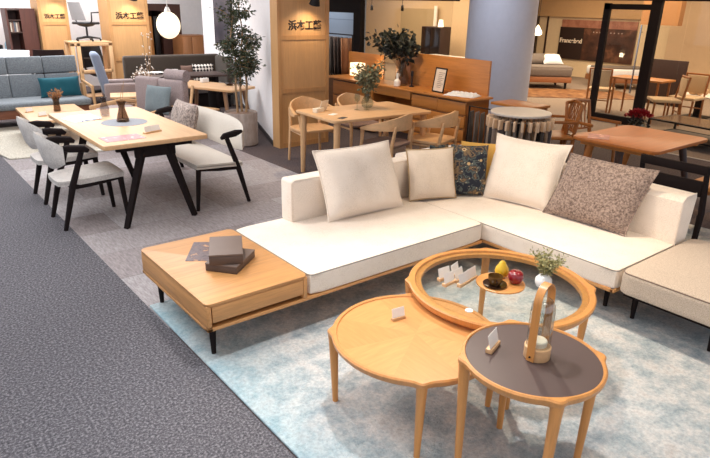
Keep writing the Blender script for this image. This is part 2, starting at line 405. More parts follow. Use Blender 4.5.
# ================================================================ RUGS
def rug_mat():
    m, nt, b = new_mat('mottled_blue_rug'); v = coords(nt)
    f = noise(nt, v, 6, 9, .76); f2 = noise(nt, v, 58, 4, .75); f3 = noise(nt, v, 1.1, 2, .5)
    c = ramp(nt, f, [(.3, srgb(138, 152, 160)), (.44, srgb(180, 188, 190)), (.57, srgb(220, 217, 212)), (.74, srgb(192, 180, 172))])
    tc = N(nt, 'ShaderNodeTexCoord'); sx = N(nt, 'ShaderNodeSeparateXYZ'); nt.links.new(tc.outputs['Object'], sx.inputs[0])
    ad = N(nt, 'ShaderNodeMath', operation='MULTIPLY_ADD'); nt.links.new(f3, ad.inputs[0]); ad.inputs[1].default_value = 1.2; nt.links.new(sx.outputs[0], ad.inputs[2])
    c = mix(nt, srgb(146, 200, 214), c, ramp(nt, ad.outputs[0], [(.0, (.0,)*3), (1, (1, 1, 1))]))  # turquoise towards the left: rug colour plus some cool lighting painted in
    nt.nodes[-1].name = 'x'
    c = mix(nt, c, ramp(nt, f2, [(.33, (.62, .62, .64)), (.62, (1, 1, 1))]), .7, 'MULTIPLY')
    nt.links.new(c, b.inputs['Base Color']); b.inputs['Roughness'].default_value = .98
    bump(nt, b, f2, 1.0, .012); return m
M_rug = rug_mat()
bm = NB(); bb(bm, 0, 4.2, 0, 4.1, 0, .014, .006)
tag(obj('area_rug', bm, M_rug), 'large mottled pale blue and grey rug under the cream sofa and round tables', 'rug', loc=(1.045, -.9, 0))
M_shag = carpet('cream_shag', srgb(170, 162, 146), srgb(204, 196, 180), srgb(228, 222, 208), 60)
bm = NB(); prism(bm, [(1.08, 7.42), (2.9, 7.15), (3.1, 9.4), (.75, 9.3)], 0, .02, .008)
tag(obj('shag_rug', bm, M_shag), 'cream shag rug under the low oak table by the grey sofa', 'rug')

# ================================================================ SOFA
SH = .345
def leg_dark(name, x, y, h, par, tilt=(0, 0)): return taper(name, (x-tilt[0], y-tilt[1], h), (x, y, 0.014), .021, .012, M_black, par, 10)
s1 = thing('sofa', 'cream two-piece corner sofa, long section beside the built-on drawer table', 'sofa', (2.3, 2.83, 0))
def S(v, o): return (v[0]-o[0], v[1]-o[1])
O = (2.3, 2.83)
def bbo(bm, o, x0, x1, y0, y1, z0, z1, bev=0, seg=2): return bb(bm, x0-o[0], x1-o[0], y0-o[1], y1-o[1], z0, z1, bev, seg)
bm = NB(); bbo(bm, O, 1.05, 3.06, 2.405, 2.435, .196, .214, .003); bbo(bm, O, 1.05, 3.06, 3.24, 3.27, .196, .214, .003)
bbo(bm, O, 1.05, 1.08, 2.405, 3.27, .196, .214, .003); bbo(bm, O, 1.08, 3.06, 2.43, 3.25, .2, .2135); obj('base_frame', bm, M_oak_x, s1)
for x, y in ((1.116, 2.50), (1.12, 3.19), (2.1, 3.19), (2.95, 3.19)): leg_dark('leg', x-O[0], y-O[1], .2, s1, (0, 0))
def cushion_block(name, o, x0, x1, y0, y1, z0, z1, mat, par, r=.03, crown=.012, pipe=True, pmat=None):
    bm = NB(); nx = max(8, int((x1-x0)/.05)); ny = max(8, int((y1-y0)/.05))
    bb(bm, x0-o[0], x1-o[0], y0-o[1], y1-o[1], z0, z1)
    bmesh.ops.subdivide_edges(bm, edges=bm.edges[:], cuts=14, use_grid_fill=True)
    cx, cy = (x0+x1)/2-o[0], (y0+y1)/2-o[1]; hx, hy, hz = (x1-x0)/2, (y1-y0)/2, (z1-z0)/2; cz = (z0+z1)/2
    for v in bm.verts:
        d = Vector((v.co.x-cx, v.co.y-cy, v.co.z-cz)); q = Vector((max(-hx+r, min(hx-r, d.x)), max(-hy+r, min(hy-r, d.y)), max(-hz+r*.7, min(hz-r*.7, d.z))))
        e = d-q
        if e.length > 1e-6: e = e.normalized()*min(e.length, r) if e.length > r else e
        d2 = q+e
        u, w_ = d.x/hx, d.y/hy
        if d.z > 0: d2.z += crown*(1-u*u)*(1-w_*w_)
        v.co = Vector((cx, cy, cz))+d2
    c = obj(name, bm, mat, par)
    if pipe:
        bm = NB(); e = r*.25; pts = [(x, y, z1-r*.28) for x, y in rrect((x1-x0)-e, (y1-y0)-e, r*1.0, 4, cx, cy)]; pts.append(pts[0])
        tube(bm, pts, .0038, 6, cap=False); obj('piping', bm, pmat or M_pipe, c)
    return c
cushion_block('seat_cushion', O, 1.645, 3.062, 2.405, 3.268, .214, SH, M_cream, s1, .035)
def back_prof(th0, th1, z0, z1, r=.025): # closed profile (offset,z), front at offset 0..
    return [(0, z0), (-.01, z1-r), (r*.4, z1-r*.3), (r*1.3, z1), (th1-r, z1), (th1-r*.3, z1-r*.3), (th1, z1-r), (th0, z0)]
bm = NB(); bbo(bm, O, 2.003, 3.06, 3.13, 3.268, SH-.01, .63, .022, 3); obj('backrest', bm, M_cream, s1)
bm = NB()
for (y) in (3.135,): tube(bm, [(2.006-O[0], y-O[1], .36), (2.006-O[0], y-O[1], .615), (2.03-O[0], y-O[1], .627), (3.05-O[0], y-O[1], .627)], .0035, 6)
obj('back_piping', bm, M_cream, s1)

s2 = thing('sofa_section', 'cream corner section of the sofa with low slanted back, beside the oatmeal ottoman', 'sofa', (3.52, 2.36, 0)); O2 = (3.52, 2.36)
bm = NB(); bbo(bm, O2, 3.068, 3.9, 1.46, 3.26, .2, .2135, 0); bbo(bm, O2, 3.066, 3.09, 1.46, 2.40, .2, .222, .003); bbo(bm, O2, 3.066, 3.95, 1.455, 1.48, .2, .222, .003); obj('base_frame', bm, M_oak_y, s2)
for x, y in ((3.25, 1.58), (3.8, 1.58), (3.8, 3.1), (3.2, 3.15)): leg_dark('leg', x-O2[0], y-O2[1], .2, s2)
cushion_block('seat_cushion', O2, 3.066, 3.80, 1.455, 3.2, .214, SH-.004, M_cream, s2, .035)
bm = NB()
path = [(3.065-O2[0], 3.13-O2[1]), (3.35-O2[0], 3.13-O2[1])]
for k in range(9):
    a = PI/2-PI/2*k/8; path.append((3.45+.29*math.cos(a)-O2[0], 2.84+.29*math.sin(a)-O2[1]))
path += [(3.74-O2[0], 2.4-O2[1]), (3.74-O2[0], 1.9-O2[1]), (3.74-O2[0], 1.46-O2[1])]
sweep(bm, path, [(o, z) for o, z in back_prof(.14, .19, .22, .645, .03)]); obj('backrest', bm, M_cream, s2)
bm = NB(); e = [(3.745+o-O2[0], 1.457-O2[1], z) for o, z in back_prof(.14, .19, .22, .645, .03)]
tube(bm, [(p[0], p[1], p[2]) for p in e[:5]], .004, 6); obj('piping', bm, M_cream, s2)

ot = thing('ottoman', 'oatmeal upholstered ottoman at the right end of the cream sofa', 'ottoman', (3.52, 1.08, 0)); OO = (3.52, 1.08)
bm = NB(); bbo(bm, OO, 3.09, 3.92, .74, 1.41, .2, .222); obj('base_frame', bm, M_black, ot)
for x, y in ((3.235, 1.42), (3.225, .985), (3.85, 1.38), (3.85, .8)): leg_dark('leg', x-OO[0], y-OO[1]-.02, .205, ot)
cushion_block('seat_cushion', OO, 3.062, 3.95, .70, 1.44, .216, SH+.01, M_ott, ot, .045, .02, True, fabric('brown_piping', srgb(120, 98, 84)))

# ---- drawer table on the platform
st = thing('side_table', 'low oak drawer table at the left end of the cream sofa', 'table', (1.34, 2.835, 0)); O3 = (1.34, 2.835)
poly = rrect(.585, .865, .03, 5)
bm = NB(); prism(bm, [(x, y) for x, y in poly], .335, .347, .003)
obj('tabletop', bm, M_oak_x, st)
bm = NB(); P = rrect(.58, .86, .03, 5)
# carcass with open front: left, back, right walls and front corner posts
bb(bm, -.29, -.262, -.43, .43, .2145, .336, .01); bb(bm, .265, .29, -.43, .43, .2145, .336, .004); bb(bm, -.27, .27, .405, .43, .2145, .336, .004)
bb(bm, -.27, .27, -.40, .41, .225, .232); bb(bm, -.27, .27, -.428, -.41, .327, .336)
obj('carcass', bm, M_oak_y, st)
dr = box_obj('drawer', (-.26, .263, -.4295, -.405, .24, .326), M_oak_x, st, .002)
dk = box_obj('drawer_box', (-.25, .25, -.405, .38, .2415, .31), M_oakl, dr, 0)

# ---- pillows
def pillow(name, label, B1, B2, H, T, lean, mat, zb=SH+.012, ear=.02, sag=.035, seed=0, pipe=None, group=None, cat='cushion', roll=0, shear=0):
    """B1,B2: bottom corners seen from the front (left,right), lean: radians backward"""
    B1 = Vector((*B1, 0)); B2 = Vector((*B2, 0)); d = B2-B1; c = (B1+B2)/2
    o_bm = NB(); border = pillow_bm(o_bm, d.length*1.0, H, T, 20, ear, sag, seed)
    for v_ in o_bm.verts: v_.co.x += shear*v_.co.z
    border = [(x+shear*z, y, z) for x, y, z in border]
    o = obj(name, o_bm, mat); o.location = (c.x, c.y, zb); rz = math.atan2(d.y, d.x)
    o.rotation_euler = (-lean, roll, rz); o.rotation_mode = 'XYZ'
    tag(o, label, cat, group)
    if pipe:
        bm = NB(); border.append(border[0]); tube(bm, border, .006, 6, cap=False); obj('piping', bm, pipe, o)
    return o
pillow('cushion', 'large cream back cushion leaning at the left end of the sofa back', (2.20, 2.985), (2.83, 2.965), .47, .21, .42, M_cream, seed=1, pipe=M_cream)
pillow('cushion', 'beige square cushion with tan piping in the middle of the sofa', (2.955, 3.02), (3.30, 2.885), .37, .14, .30, M_cushbeige, seed=2, pipe=M_tan)
def floral_mat():
    m, nt, b = new_mat('navy_floral_print'); v = coords(nt)
    vo = N(nt, 'ShaderNodeTexVoronoi'); vo.inputs['Scale'].default_value = 15; nt.links.new(v, vo.inputs['Vector'])
    vo2 = N(nt, 'ShaderNodeTexVoronoi'); vo2.inputs['Scale'].default_value = 34; nt.links.new(v, vo2.inputs['Vector'])
    f = noise(nt, v, 16, 3, .5)
    c = ramp(nt, f, [(.40, srgb(28, 32, 44)), (.45, srgb(30, 34, 46)), (.50, srgb(90, 98, 92)), (.53, srgb(34, 38, 50)), (.62, srgb(128, 104, 74)), (.66, srgb(40, 40, 48))])
    c = mix(nt, c, srgb(196, 164, 116), ramp(nt, vo.outputs['Distance'], [(.20, (1,)*3), (.26, (0,)*3)]))
    c = mix(nt, c, srgb(104, 50, 44), ramp(nt, vo.outputs['Distance'], [(.09, (1,)*3), (.12, (0,)*3)]))
    c = mix(nt, c, srgb(176, 166, 140), ramp(nt, vo2.outputs['Distance'], [(.12, (1,)*3), (.17, (0,)*3)]))
    nt.links.new(c, b.inputs['Base Color']); b.inputs['Roughness'].default_value = .9; return m
M_floral = floral_mat()
pillow('cushion', 'navy floral patterned cushion between the beige and yellow ones', (3.30, 2.955), (3.51, 2.775), .38, .11, .18, M_floral, seed=3)
pillow('cushion', 'mustard yellow cushion behind the navy floral one', (3.45, 3.0), (3.69, 2.72), .38, .07, .12, M_mustard, seed=4)
pillow('cushion', 'small navy patterned cushion almost hidden behind the beige piped one', (3.20, 3.09), (3.36, 3.05), .37, .05, .0, M_floral, seed=8)
pillow('cushion', 'large cream back cushion on the right arm of the corner sofa', (3.50, 2.80), (3.60, 2.26), .47, .18, .38, M_cream, seed=5, pipe=M_cream, ear=.06)
pillow('cushion', 'brown tweed cushion at the right end of the sofa', (3.565, 2.29), (3.60, 1.71), .43, .13, .27, M_tweed, seed=6, pipe=M_tweed, shear=.19)

# ================================================================ ROUND TABLES
def star_mat():
    m, nt, b = new_mat('radial_veneer'); tc = N(nt, 'ShaderNodeTexCoord'); sp = N(nt, 'ShaderNodeSeparateXYZ'); nt.links.new(tc.outputs['Object'], sp.inputs[0])
    at = N(nt, 'ShaderNodeMath', operation='ARCTAN2'); nt.links.new(sp.outputs[1], at.inputs[0]); nt.links.new(sp.outputs[0], at.inputs[1])
    mu = N(nt, 'ShaderNodeMath', operation='MULTIPLY_ADD'); nt.links.new(at.outputs[0], mu.inputs[0]); mu.inputs[1].default_value = 8/(2*PI); mu.inputs[2].default_value = 8.3
    md = N(nt, 'ShaderNodeMath', operation='MODULO'); nt.links.new(mu.outputs[0], md.inputs[0]); md.inputs[1].default_value = 2.0
    gt = N(nt, 'ShaderNodeMath', operation='GREATER_THAN'); nt.links.new(md.outputs[0], gt.inputs[0]); gt.inputs[1].default_value = 1.0
    f = noise(nt, coords(nt, (4, 30, 4), (0, 0, .6)), 2, 4); f2 = noise(nt, coords(nt, (30, 4, 4), (0, 0, .6)), 2, 4)
    A = ramp(nt, f, [(.3, srgb(206, 142, 82)), (.7, srgb(218, 156, 94))]); B = ramp(nt, f2, [(.3, srgb(201, 137, 78)), (.7, srgb(212, 149, 88))])
    nt.links.new(mix(nt, A, B, gt.outputs[0]), b.inputs['Base Color']); b.inputs['Roughness'].default_value = .38; return m
def round_table(name, label, c, R, H, rot, topkind, thick=.035, rimw=.028, legr=.0205):
    t = thing(name, label, 'table', (*c, 0))
    lr = math.radians(rot)
    # rim with four swellings at the legs
    n = 144; bm = NB(); rings = []
    inner = R-rimw
    for i in range(n):
        a = 2*PI*i/n; d = (a-lr) % (PI/2); d = min(d, PI/2-d)
        sw = .019*math.exp(-(d*R/.026)**2)
        ro = R-.004+sw
        pr = [(inner, H-.006), (inner+.004, H), (ro-.006, H), (ro, H-.006), (ro-.002, H-thick*.6), (ro-.014, H-thick), (inner, H-thick)]
        rings.append([bm.verts.new((r*math.cos(a), r*math.sin(a), z)) for r, z in pr])
    for i in range(n):
        A, B = rings[i], rings[(i+1) % n]; m = len(A)
        for k in range(m): bm.faces.new((A[k], B[k], B[(k+1) % m], A[(k+1) % m]))
    obj('rim', bm, M_ald if topkind != 'wood' else wood('honey_rim', srgb(206, 142, 82), 2, .35, .9), t)
    if topkind == 'glass':
        bm = NB(); lathe(bm, [(0, H-.010), (inner+.001, H-.010), (inner+.001, H-.003), (0, H-.003)], n=96); obj('glass_top', bm, M_glass, t)
        bm = NB(); lathe(bm, [(inner-.028, H-.032), (inner+.004, H-.032), (inner+.004, H-.012), (inner-.028, H-.012)], n=96, close=True); obj('inner_ring', bm, M_ald, t)
    else:
        mat = star_mat() if topkind == 'wood' else plain('grey_brown_laminate', srgb(88, 72, 68), .38)
        bm = NB(); lathe(bm, [(0, H-.022), (inner+.001, H-.022), (inner+.001, H-.006), (0, H-.006)], n=96); obj('tabletop', bm, mat, t)
    for k in range(4):
        a = lr+k*PI/2; ra = R-.012; rb = R-.012; ca, sa = math.cos(a), math.sin(a)
        bm = NB(); tube(bm, [(ra*ca, ra*sa, H-thick*.5), (ra*ca*.995, ra*sa*.995, H-.08), ((rb-.012)*ca, (rb-.012)*sa, .014)], [legr*1.15, legr, legr*.62], 12); obj('leg', bm, M_ald, t)
    return t
round_table('round_table', 'low round coffee table with radial wood veneer top and oak rim', (1.642, 1.594), .368, .38, 140, 'wood')
round_table('round_table', 'large round coffee table with clear glass top in a wide wooden ring', (2.245, 1.63), .452, .43, 138, 'glass', .04, .038, .022)
round_table('round_table', 'small tall round side table with dark grey top in a wooden rim', (1.693, 1.050), .260, .52, 145, 'dark', .036, .02, .0205)

# items on tables
def card_holder(label, x, y, z, rz, n=1, s=1.):
    t = thing('card_holder', label, 'card holder', (x, y, z), rz)
    bm = NB(); bb(bm, -.035*s, .035*s, -.01*s, .01*s, 0, .014*s, .002); obj('wooden_base', bm, M_oaklx, t)
    for k in range(n):
        bm = NB(); r = Matrix.Rotation(-.25, 3, 'X'); add_box(bm, (0, .002+.0*k, .014*s+.019*s), (.066*s, .0015, .045*s), 0, 1, r)
        for v in bm.verts: v.co.x += (k-(n-1)/2)*.01
        obj('card', bm, M_white, t)
    return t
card_holder('small card in a wooden holder on the dark grey round table', 1.622, 1.175, .5145, math.radians(18), 1, 1.25)
card_holder('small card in a wooden holder on the radial veneer table', 1.665, 1.732, .374, math.radians(-8))
for i, (dx, dy, rz) in enumerate(((0, 0, 0), (.062, .004, .15), (.02, .055, -.1), (.085, .055, .2), (.045, -.045, .05), (.11, -.03, .1))):
    card_holder('small white cards in wooden holders clustered left of the fruit tray', 2.03+dx*1.2, 1.77+dy, .4275, math.radians(5)+rz, 1, 1.15)['group'] = 'card holders clustered on the glass table'
bm = NB(); lathe(bm, [(0, 0), (.018, 0), (.018, .004), (0, .004)], n=24); tag(obj('white_disc', bm, M_white), 'small round white disc on the glass tabletop near its front rim', 'tag', loc=(1.905, 1.53, .4275))  # plain white spot built as a thin disc
# fruit tray with short foot
tr = thing('round_tray', 'small round wooden tray holding a dark cup and fruit on the glass table', 'tray', (2.235, 1.62, .4275))
bm = NB(); lathe(bm, [(0, .0), (.1, .0), (.118, .006), (.118, .012), (.112, .014), (0, .012)], n=48); obj('plate', bm, M_aldx, tr)
sa = thing('saucer', 'dark brown glazed saucer under the cup', 'saucer', (2.185, 1.615, .4405)); bm = NB(); lathe(bm, [(0, 0), (.03, 0), (.058, .008), (.058, .011), (.03, .005), (0, .004)], n=40); obj('saucer_dish', bm, M_blackcer, sa)
cu = thing('teacup', 'dark brown glazed cup on its saucer beside the yellow pear', 'cup', (2.185, 1.615, .4455)); bm = NB(); lathe(bm, [(0, 0), (.02, 0), (.026, .006), (.034, .022), (.036, .046), (.033, .046), (.03, .02), (.02, .008), (0, .006)], n=36); obj('bowl', bm, plain('gold_brown_glaze', srgb(96, 66, 30), .15), cu)
bm = NB(); tube(bm, [(-.024, -.026, .036), (-.038, -.04, .034), (-.038, -.04, .018), (-.022, -.024, .014)], .0035, 8); obj('handle', bm, M_blackcer, cu)
def appleprof(R, h): return [(0, .16*h), (.18*R, .04*h), (.4*R, 0), (.72*R, .12*h), (.95*R, .38*h), (R, .58*h), (.9*R, .82*h), (.6*R, .98*h), (.28*R, 1.0*h), (.08*R, .9*h), (0, .86*h)]
ap = thing('apple', 'dark red apple on the round tray', 'apple', (2.285, 1.572, .4405)); bm = NB(); lathe(bm, appleprof(.039, .066), n=32); obj('flesh', bm, plain('red_apple_skin', srgb(134, 22, 30), .25, coat=.5), ap)
bm = NB(); tube(bm, [(0, 0, .055), (.004, 0, .075)], .0015, 6); obj('stem', bm, M_bark, ap)
pe = thing('pear', 'yellow pear behind the cup on the round tray', 'pear', (2.29, 1.66, .4405)); bm = NB(); lathe(bm, [(0, .004), (.014, 0), (.03, .014), (.035, .032), (.031, .05), (.02, .066), (.015, .078), (.008, .086), (0, .084)], n=32); obj('flesh', bm, plain('yellow_pear_skin', srgb(216, 172, 40), .35), pe)
bm = NB(); tube(bm, [(0, 0, .082), (.003, .003, .105)], .0016, 6); obj('stem', bm, M_bark, pe)

def leaf(bm, p, d, L, W, rnd):
    d = d.normalized(); s = d.cross(Vector((rnd.uniform(-1, 1), rnd.uniform(-1, 1), rnd.uniform(-1, 1)))).normalized(); nn = d.cross(s)
    a = bm.verts.new(p); b = bm.verts.new(p+d*L*.45+s*W*.5+nn*L*.08); c = bm.verts.new(p+d*L); e = bm.verts.new(p+d*L*.45-s*W*.5+nn*L*.08); m = bm.verts.new(p+d*L*.5-nn*L*.03)
    bm.faces.new((a, b, m)); bm.faces.new((b, c, m)); bm.faces.new((c, e, m)); bm.faces.new((e, a, m))
def spray(base, n_st, H, spread, nleaf, L, W, seed, lean=Vector((0, 0, 0)), r0=.002, start=.25, droop=0.1):
    """returns (stems bm, leaves bm)"""
    rnd = random.Random(seed); sb = NB(); lb = NB()
    for i in range(n_st):
        a = rnd.uniform(0, 2*PI); el = rnd.uniform(.35, 1.)*spread; h = H*rnd.uniform(.7, 1.05)
        tip = Vector((math.cos(a)*el, math.sin(a)*el, h))+lean; pts = []
        for k in range(6):
            s = k/5; p = Vector(base)+Vector((tip.x*s**1.5, tip.y*s**1.5, tip.z*s-droop*h*s**3)); pts.append(p)
        tube(sb, pts, [r0*(1-.12*k) for k in range(6)], 5)
        for j in range(nleaf):
            s = start+(1-start)*rnd.random(); k = min(4, int(s*5)); p = pts[k].lerp(pts[k+1], s*5-k)
            d = Vector((rnd.gauss(0, 1), rnd.gauss(0, 1), rnd.gauss(.2, .7))); off = d.normalized()*rnd.uniform(0, L*.9)
            leaf(lb, p+off, d, L*rnd.uniform(.6, 1.1), W*rnd.uniform(.7, 1.1), rnd)
    return sb, lb
v = thing('flower_vase', 'round white vase with olive-green sprigs on the glass table', 'vase', (2.375, 1.475, .4275)); v.scale = (.92, .92, .92)
bm = NB(); lathe(bm, [(0, 0), (.018, 0), (.036, .014), (.044, .036), (.042, .054), (.026, .074), (.012, .08), (.01, .08), (.008, .07), (0, .06)], n=36); obj('pot', bm, M_ceramic, v)
sb, lb = spray((0, 0, .07), 24, .13, .105, 30, .024, .011, 5, lean=Vector((.01, 0, .0)), r0=.0012); obj('stems', sb, M_leafp, v); obj('leaves', lb, M_leafp, v)
# candle lantern
cl = thing('candle_lantern', 'candle lantern with wooden hoop handle and glass cylinder on the dark grey table', 'lantern', (1.708, 1.045, .5145), math.radians(8)); cl.scale = (1.18, 1.18, 1.12)
bm = NB(); lathe(bm, [(0, 0), (.038, 0), (.04, .003), (.04, .042), (.036, .045), (.0, .045)], n=40); obj('wooden_base', bm, M_oaklx, cl)
bm = NB(); lathe(bm, [(0, .045), (.026, .045), (.027, .06), (.024, .064), (.006, .06), (0, .06)], n=32); obj('candle', bm, plain('cream_wax', srgb(244, 232, 210), .5), cl)
bm = NB(); lathe(bm, [(.0365, .04), (.0365, .165), (.034, .19), (.026, .205), (.02, .209), (.02, .2085), (.025, .204), (.033, .189), (.0353, .165), (.0353, .04)], n=40, close=True); obj('glass_cylinder', bm, M_lglass, cl)
bm = NB(); hp = [(-.0435, 0, .004), (-.0435, 0, .12), (-.0435, 0, .195)]+[(-.0435*math.cos(a), 0, .205+.056*math.sin(a)) for a in [PI*k/12 for k in range(13)]]+[(.0435, 0, .195), (.0435, 0, .12), (.0435, 0, .004)]
rings = []
for p in range(len(hp)):
    q = Vector(hp[p]); t_ = (Vector(hp[min(p+1, len(hp)-1)])-Vector(hp[max(p-1, 0)])).normalized(); nn = Vector((t_.z, 0, -t_.x))
    rings.append([bm.verts.new(q+nn*o+Vector((0, y, 0))) for o, y in ((.002, -.012), (.002, .012), (-.002, .012), (-.002, -.012))])
for A, B in zip(rings, rings[1:]):
    for k in range(4): bm.faces.new((A[k], A[(k+1) % 4], B[(k+1) % 4], B[k]))
bm.faces.new(rings[0]); bm.faces.new(rings[-1]); obj('hoop_handle', bm, M_ald, cl)
bm = NB(); tube(bm, [(-.046, 0, .02), (-.05, 0, .02)], .003, 8); obj('rivet', bm, M_metal, cl)

# boxes and leaflet on the drawer table
b1 = thing('card_box', 'flat dark brown box lying turned under another on the drawer table', 'box', (1.375, 2.775, .347), math.radians(38))
bm = NB(); bb(bm, -.125, .125, -.09, .09, 0, .037, .003); obj('box_base', bm, M_box, b1); 
bm = NB(); bb(bm, -.126, .126, -.091, .091, .0372, .045, .002); obj('lid', bm, M_boxtop, b1)
b2 = thing('card_box', 'flat dark brown box on top of the turned one on the drawer table', 'box', (1.362, 2.80, .3925), math.radians(-27))
bm = NB(); bb(bm, -.088, .088, -.135, .135, 0, .05, .003); obj('box_base', bm, M_box, b2)
bm = NB(); bb(bm, -.089, .089, -.136, .136, .0502, .06, .002); obj('lid', bm, M_boxtop, b2)
def print_mat(name, cols, sc=14):
    m, nt, b = new_mat(name); f = noise(nt, coords(nt), sc, 3, .6); nt.links.new(ramp(nt, f, cols), b.inputs['Base Color']); b.inputs['Roughness'].default_value = .35; return m
bm = NB(); bb(bm, -.14, .14, -.065, .065, 0, .0015)
tag(obj('leaflet', bm, print_mat('brown_photo_print', [(.35, srgb(60, 42, 48)), (.48, srgb(104, 84, 84)), (.56, srgb(70, 50, 58)), (.68, srgb(190, 140, 96))], 18), smooth=False), 'printed photo leaflet half under the brown boxes', 'leaflet', loc=(1.318, 3.03, .3472), rz=math.radians(56))

# ================================================================ DINING TABLE LEFT
dt = thing('dining_table', 'pale wooden dining table on black trestle legs between grey chairs and bench', 'table', (1.67, 5.29, 0))
bm = NB(); prism(bm, rrect(.82, 1.62, .02, 3), .655, .69, .004); obj('tabletop', bm, M_oakl, dt)
for sy in (-1, 1):
    for sx in (-1, 1):
        bm = NB(); y = sy*.72; top = (sx*.10, y, .62); bot = (sx*.285, y, 0)
        tube(bm, [top, bot], [.038, .026], 4, .8, up=(1, 0, 0)); obj('leg', bm, M_black, dt)
    bm = NB(); bb(bm, -.3, .3, sy*.72-.02, sy*.72+.02, .615, .655, .004); bb(bm, -.16, .16, sy*.72-.018, sy*.72+.018, .55, .63, .004); obj('crossbar', bm, M_black, dt)
bm = NB(); bb(bm, -.03, .03, -.7, .7, .60, .655, .003); obj('stretcher', bm, M_black, dt)

# ---- chairs with Z shaped frames
def z_seat(name, label, cat, L, fab, loc, rz, bench=False):
    """faces local +x ; L = width along y"""
    t = thing(name, label, cat, loc, rz); h = L/2
    for s in (-1, 1):
        y = s*(h-.02)
        bm = NB(); tube(bm, [(-.245, y, 0), (-.15, y, .34), (-.055, y, .60)], [.017, .026, .021], 8, .8); obj('leg', bm, M_black, t)
        bm = NB(); tube(bm, [(.245, y-.01*s, 0), (.215, y-.01*s, .37)], [.016, .024], 8); obj('leg', bm, M_black, t)
        bm = NB(); tube(bm, [(-.205, y-.004*s, .645), (-.14, y, .635), (-.03, y, .62), (.0, y, .60)], [.014, .03, .027, .014], 8, .8); obj('armrest', bm, M_black, t)
        bm = NB(); tube(bm, [(-.17, y-.006*s, .335), (.02, y-.006*s, .345), (.225, y-.01*s, .37)], [.024, .024, .025], 8, .8); obj('side_rail', bm, M_black, t)
    bm = NB(); tube(bm, [(.2, -h+.03, .355), (.2, h-.03, .355)], .018, 8, .8); tube(bm, [(-.15, -h+.03, .33), (-.15, h-.03, .33)], .018, 8, .8); obj('seat_frame', bm, M_black, t)
    # seat
    bm = NB(); n = 12; bb(bm, -.25, .25, -h+.005, h-.005, .355, .405); bmesh.ops.subdivide_edges(bm, edges=bm.edges[:], cuts=8, use_grid_fill=True)
    for v_ in bm.verts:
        u = v_.co.x/.25; w_ = v_.co.y/h
        if v_.co.z > .38: v_.co.z += .016*(1-u**4)*(1-w_**4)-.012
        if u < -.3 and not bench: v_.co.y *= 1-.28*((-u-.3)/.7)**1.6
        v_.co.z += .012*u
        if bench and u < 0: v_.co.x *= .78
        v_.co.x *= 1-.04*w_*w_
    obj('seat', bm, fab, t)
    # back: curved shell
    bm = NB(); nu, nv = 24, 8; G = {}
    for side in (0, 1):
        for i in range(nu+1):
            for j in range(nv+1):
                u = -1+2*i/nu; vv = -1+2*j/nv
                hh = .135*(1-.5*abs(u)**3.0) if not bench else .14*(1-.5*abs(u)**4)
                y = u*(h+.01); wrap = .10*abs(u)**(2.6 if not bench else 6)
                x = -.285+wrap-.03*vv*(1-abs(u)**3) + (-.018 if side == 0 else .018)*math.sqrt(max(0, (1-abs(vv)**3)*(1-abs(u)**8)))
                z = (.605 if not bench else .57)+hh*vv-.01*abs(u)**2
                G[side, i, j] = bm.verts.new((x, y, z))
    for side in (0, 1):
        for i in range(nu):
            for j in range(nv):
                q = [G[side, i, j], G[side, i+1, j], G[side, i+1, j+1], G[side, i, j+1]]; bm.faces.new(q)
    bmesh.ops.remove_doubles(bm, verts=bm.verts[:], dist=.0006); obj('backrest', bm, fab, t)
    return t
zc = z_seat('dining_chair', 'pale grey dining chair with black frame, nearest the viewer at the left table', 'chair', .43, M_greyup, (1.235, 4.985, 0), 0)
dup(zc, (1.265, 5.75, 0), 0, 'pale grey dining chair with black frame, behind the nearest one along the left table')
z_seat('dining_bench', 'beige upholstered bench with black frame on the right of the left dining table', 'bench', 1.5, M_beigeup, (2.27, 5.375, 0), PI, True)
pillow('cushion', 'grey tweed cushion on the beige dining bench', (2.33, 5.88), (2.33, 5.40), .36, .15, .25, M_tweed2, zb=.42, seed=12)

# items on left dining table
ZT = .69
bm = NB(); lathe(bm, [(0, 0), (.19, 0), (.19, .002), (0, .002)], n=48); tag(obj('placemat', bm, fabric('blue_grey_felt', srgb(150, 152, 158)), smooth=False), 'round blue grey mat under the smoky vase on the left dining table', 'placemat', loc=(1.70, 5.33, ZT))
vs = thing('glass_vase', 'smoky waisted glass vase with thin twigs on the left dining table', 'vase', (1.70, 5.36, ZT+.002))
bm = NB(); lathe(bm, [(0, 0), (.05, 0), (.055, .01), (.028, .11), (.026, .13), (.042, .175), (.04, .175), (.023, .13), (.025, .11), (.05, .012), (0, .006)], n=28); obj('body', bm, M_smoke, vs)
bm = NB(); tube(bm, [(0, 0, .02), (.01, .0, .18), (.05, .02, .34)], .002, 6); tube(bm, [(0, 0, .02), (.0, .01, .2), (.02, -.03, .32)], .002, 6); obj('twigs', bm, M_bark, vs)
g2 = thing('glass_carafe', 'tall frosted glass carafe behind the smoky vase', 'carafe', (1.66, 5.72, ZT)); bm = NB(); lathe(bm, [(0, 0), (.035, 0), (.04, .01), (.042, .07), (.022, .12), (.03, .17), (.028, .17), (.02, .12), (.038, .07), (.03, .012), (0, .01)], n=28); obj('body', bm, glass('frosted_glass', (.78, .76, .76), .2), g2)
M_mag = print_mat('blue_white_print', [(.36, srgb(60, 90, 140)), (.42, srgb(226, 228, 230)), (.53, srgb(222, 224, 228)), (.56, srgb(60, 84, 130)), (.62, srgb(220, 222, 226)), (.7, srgb(50, 70, 90))], 16)
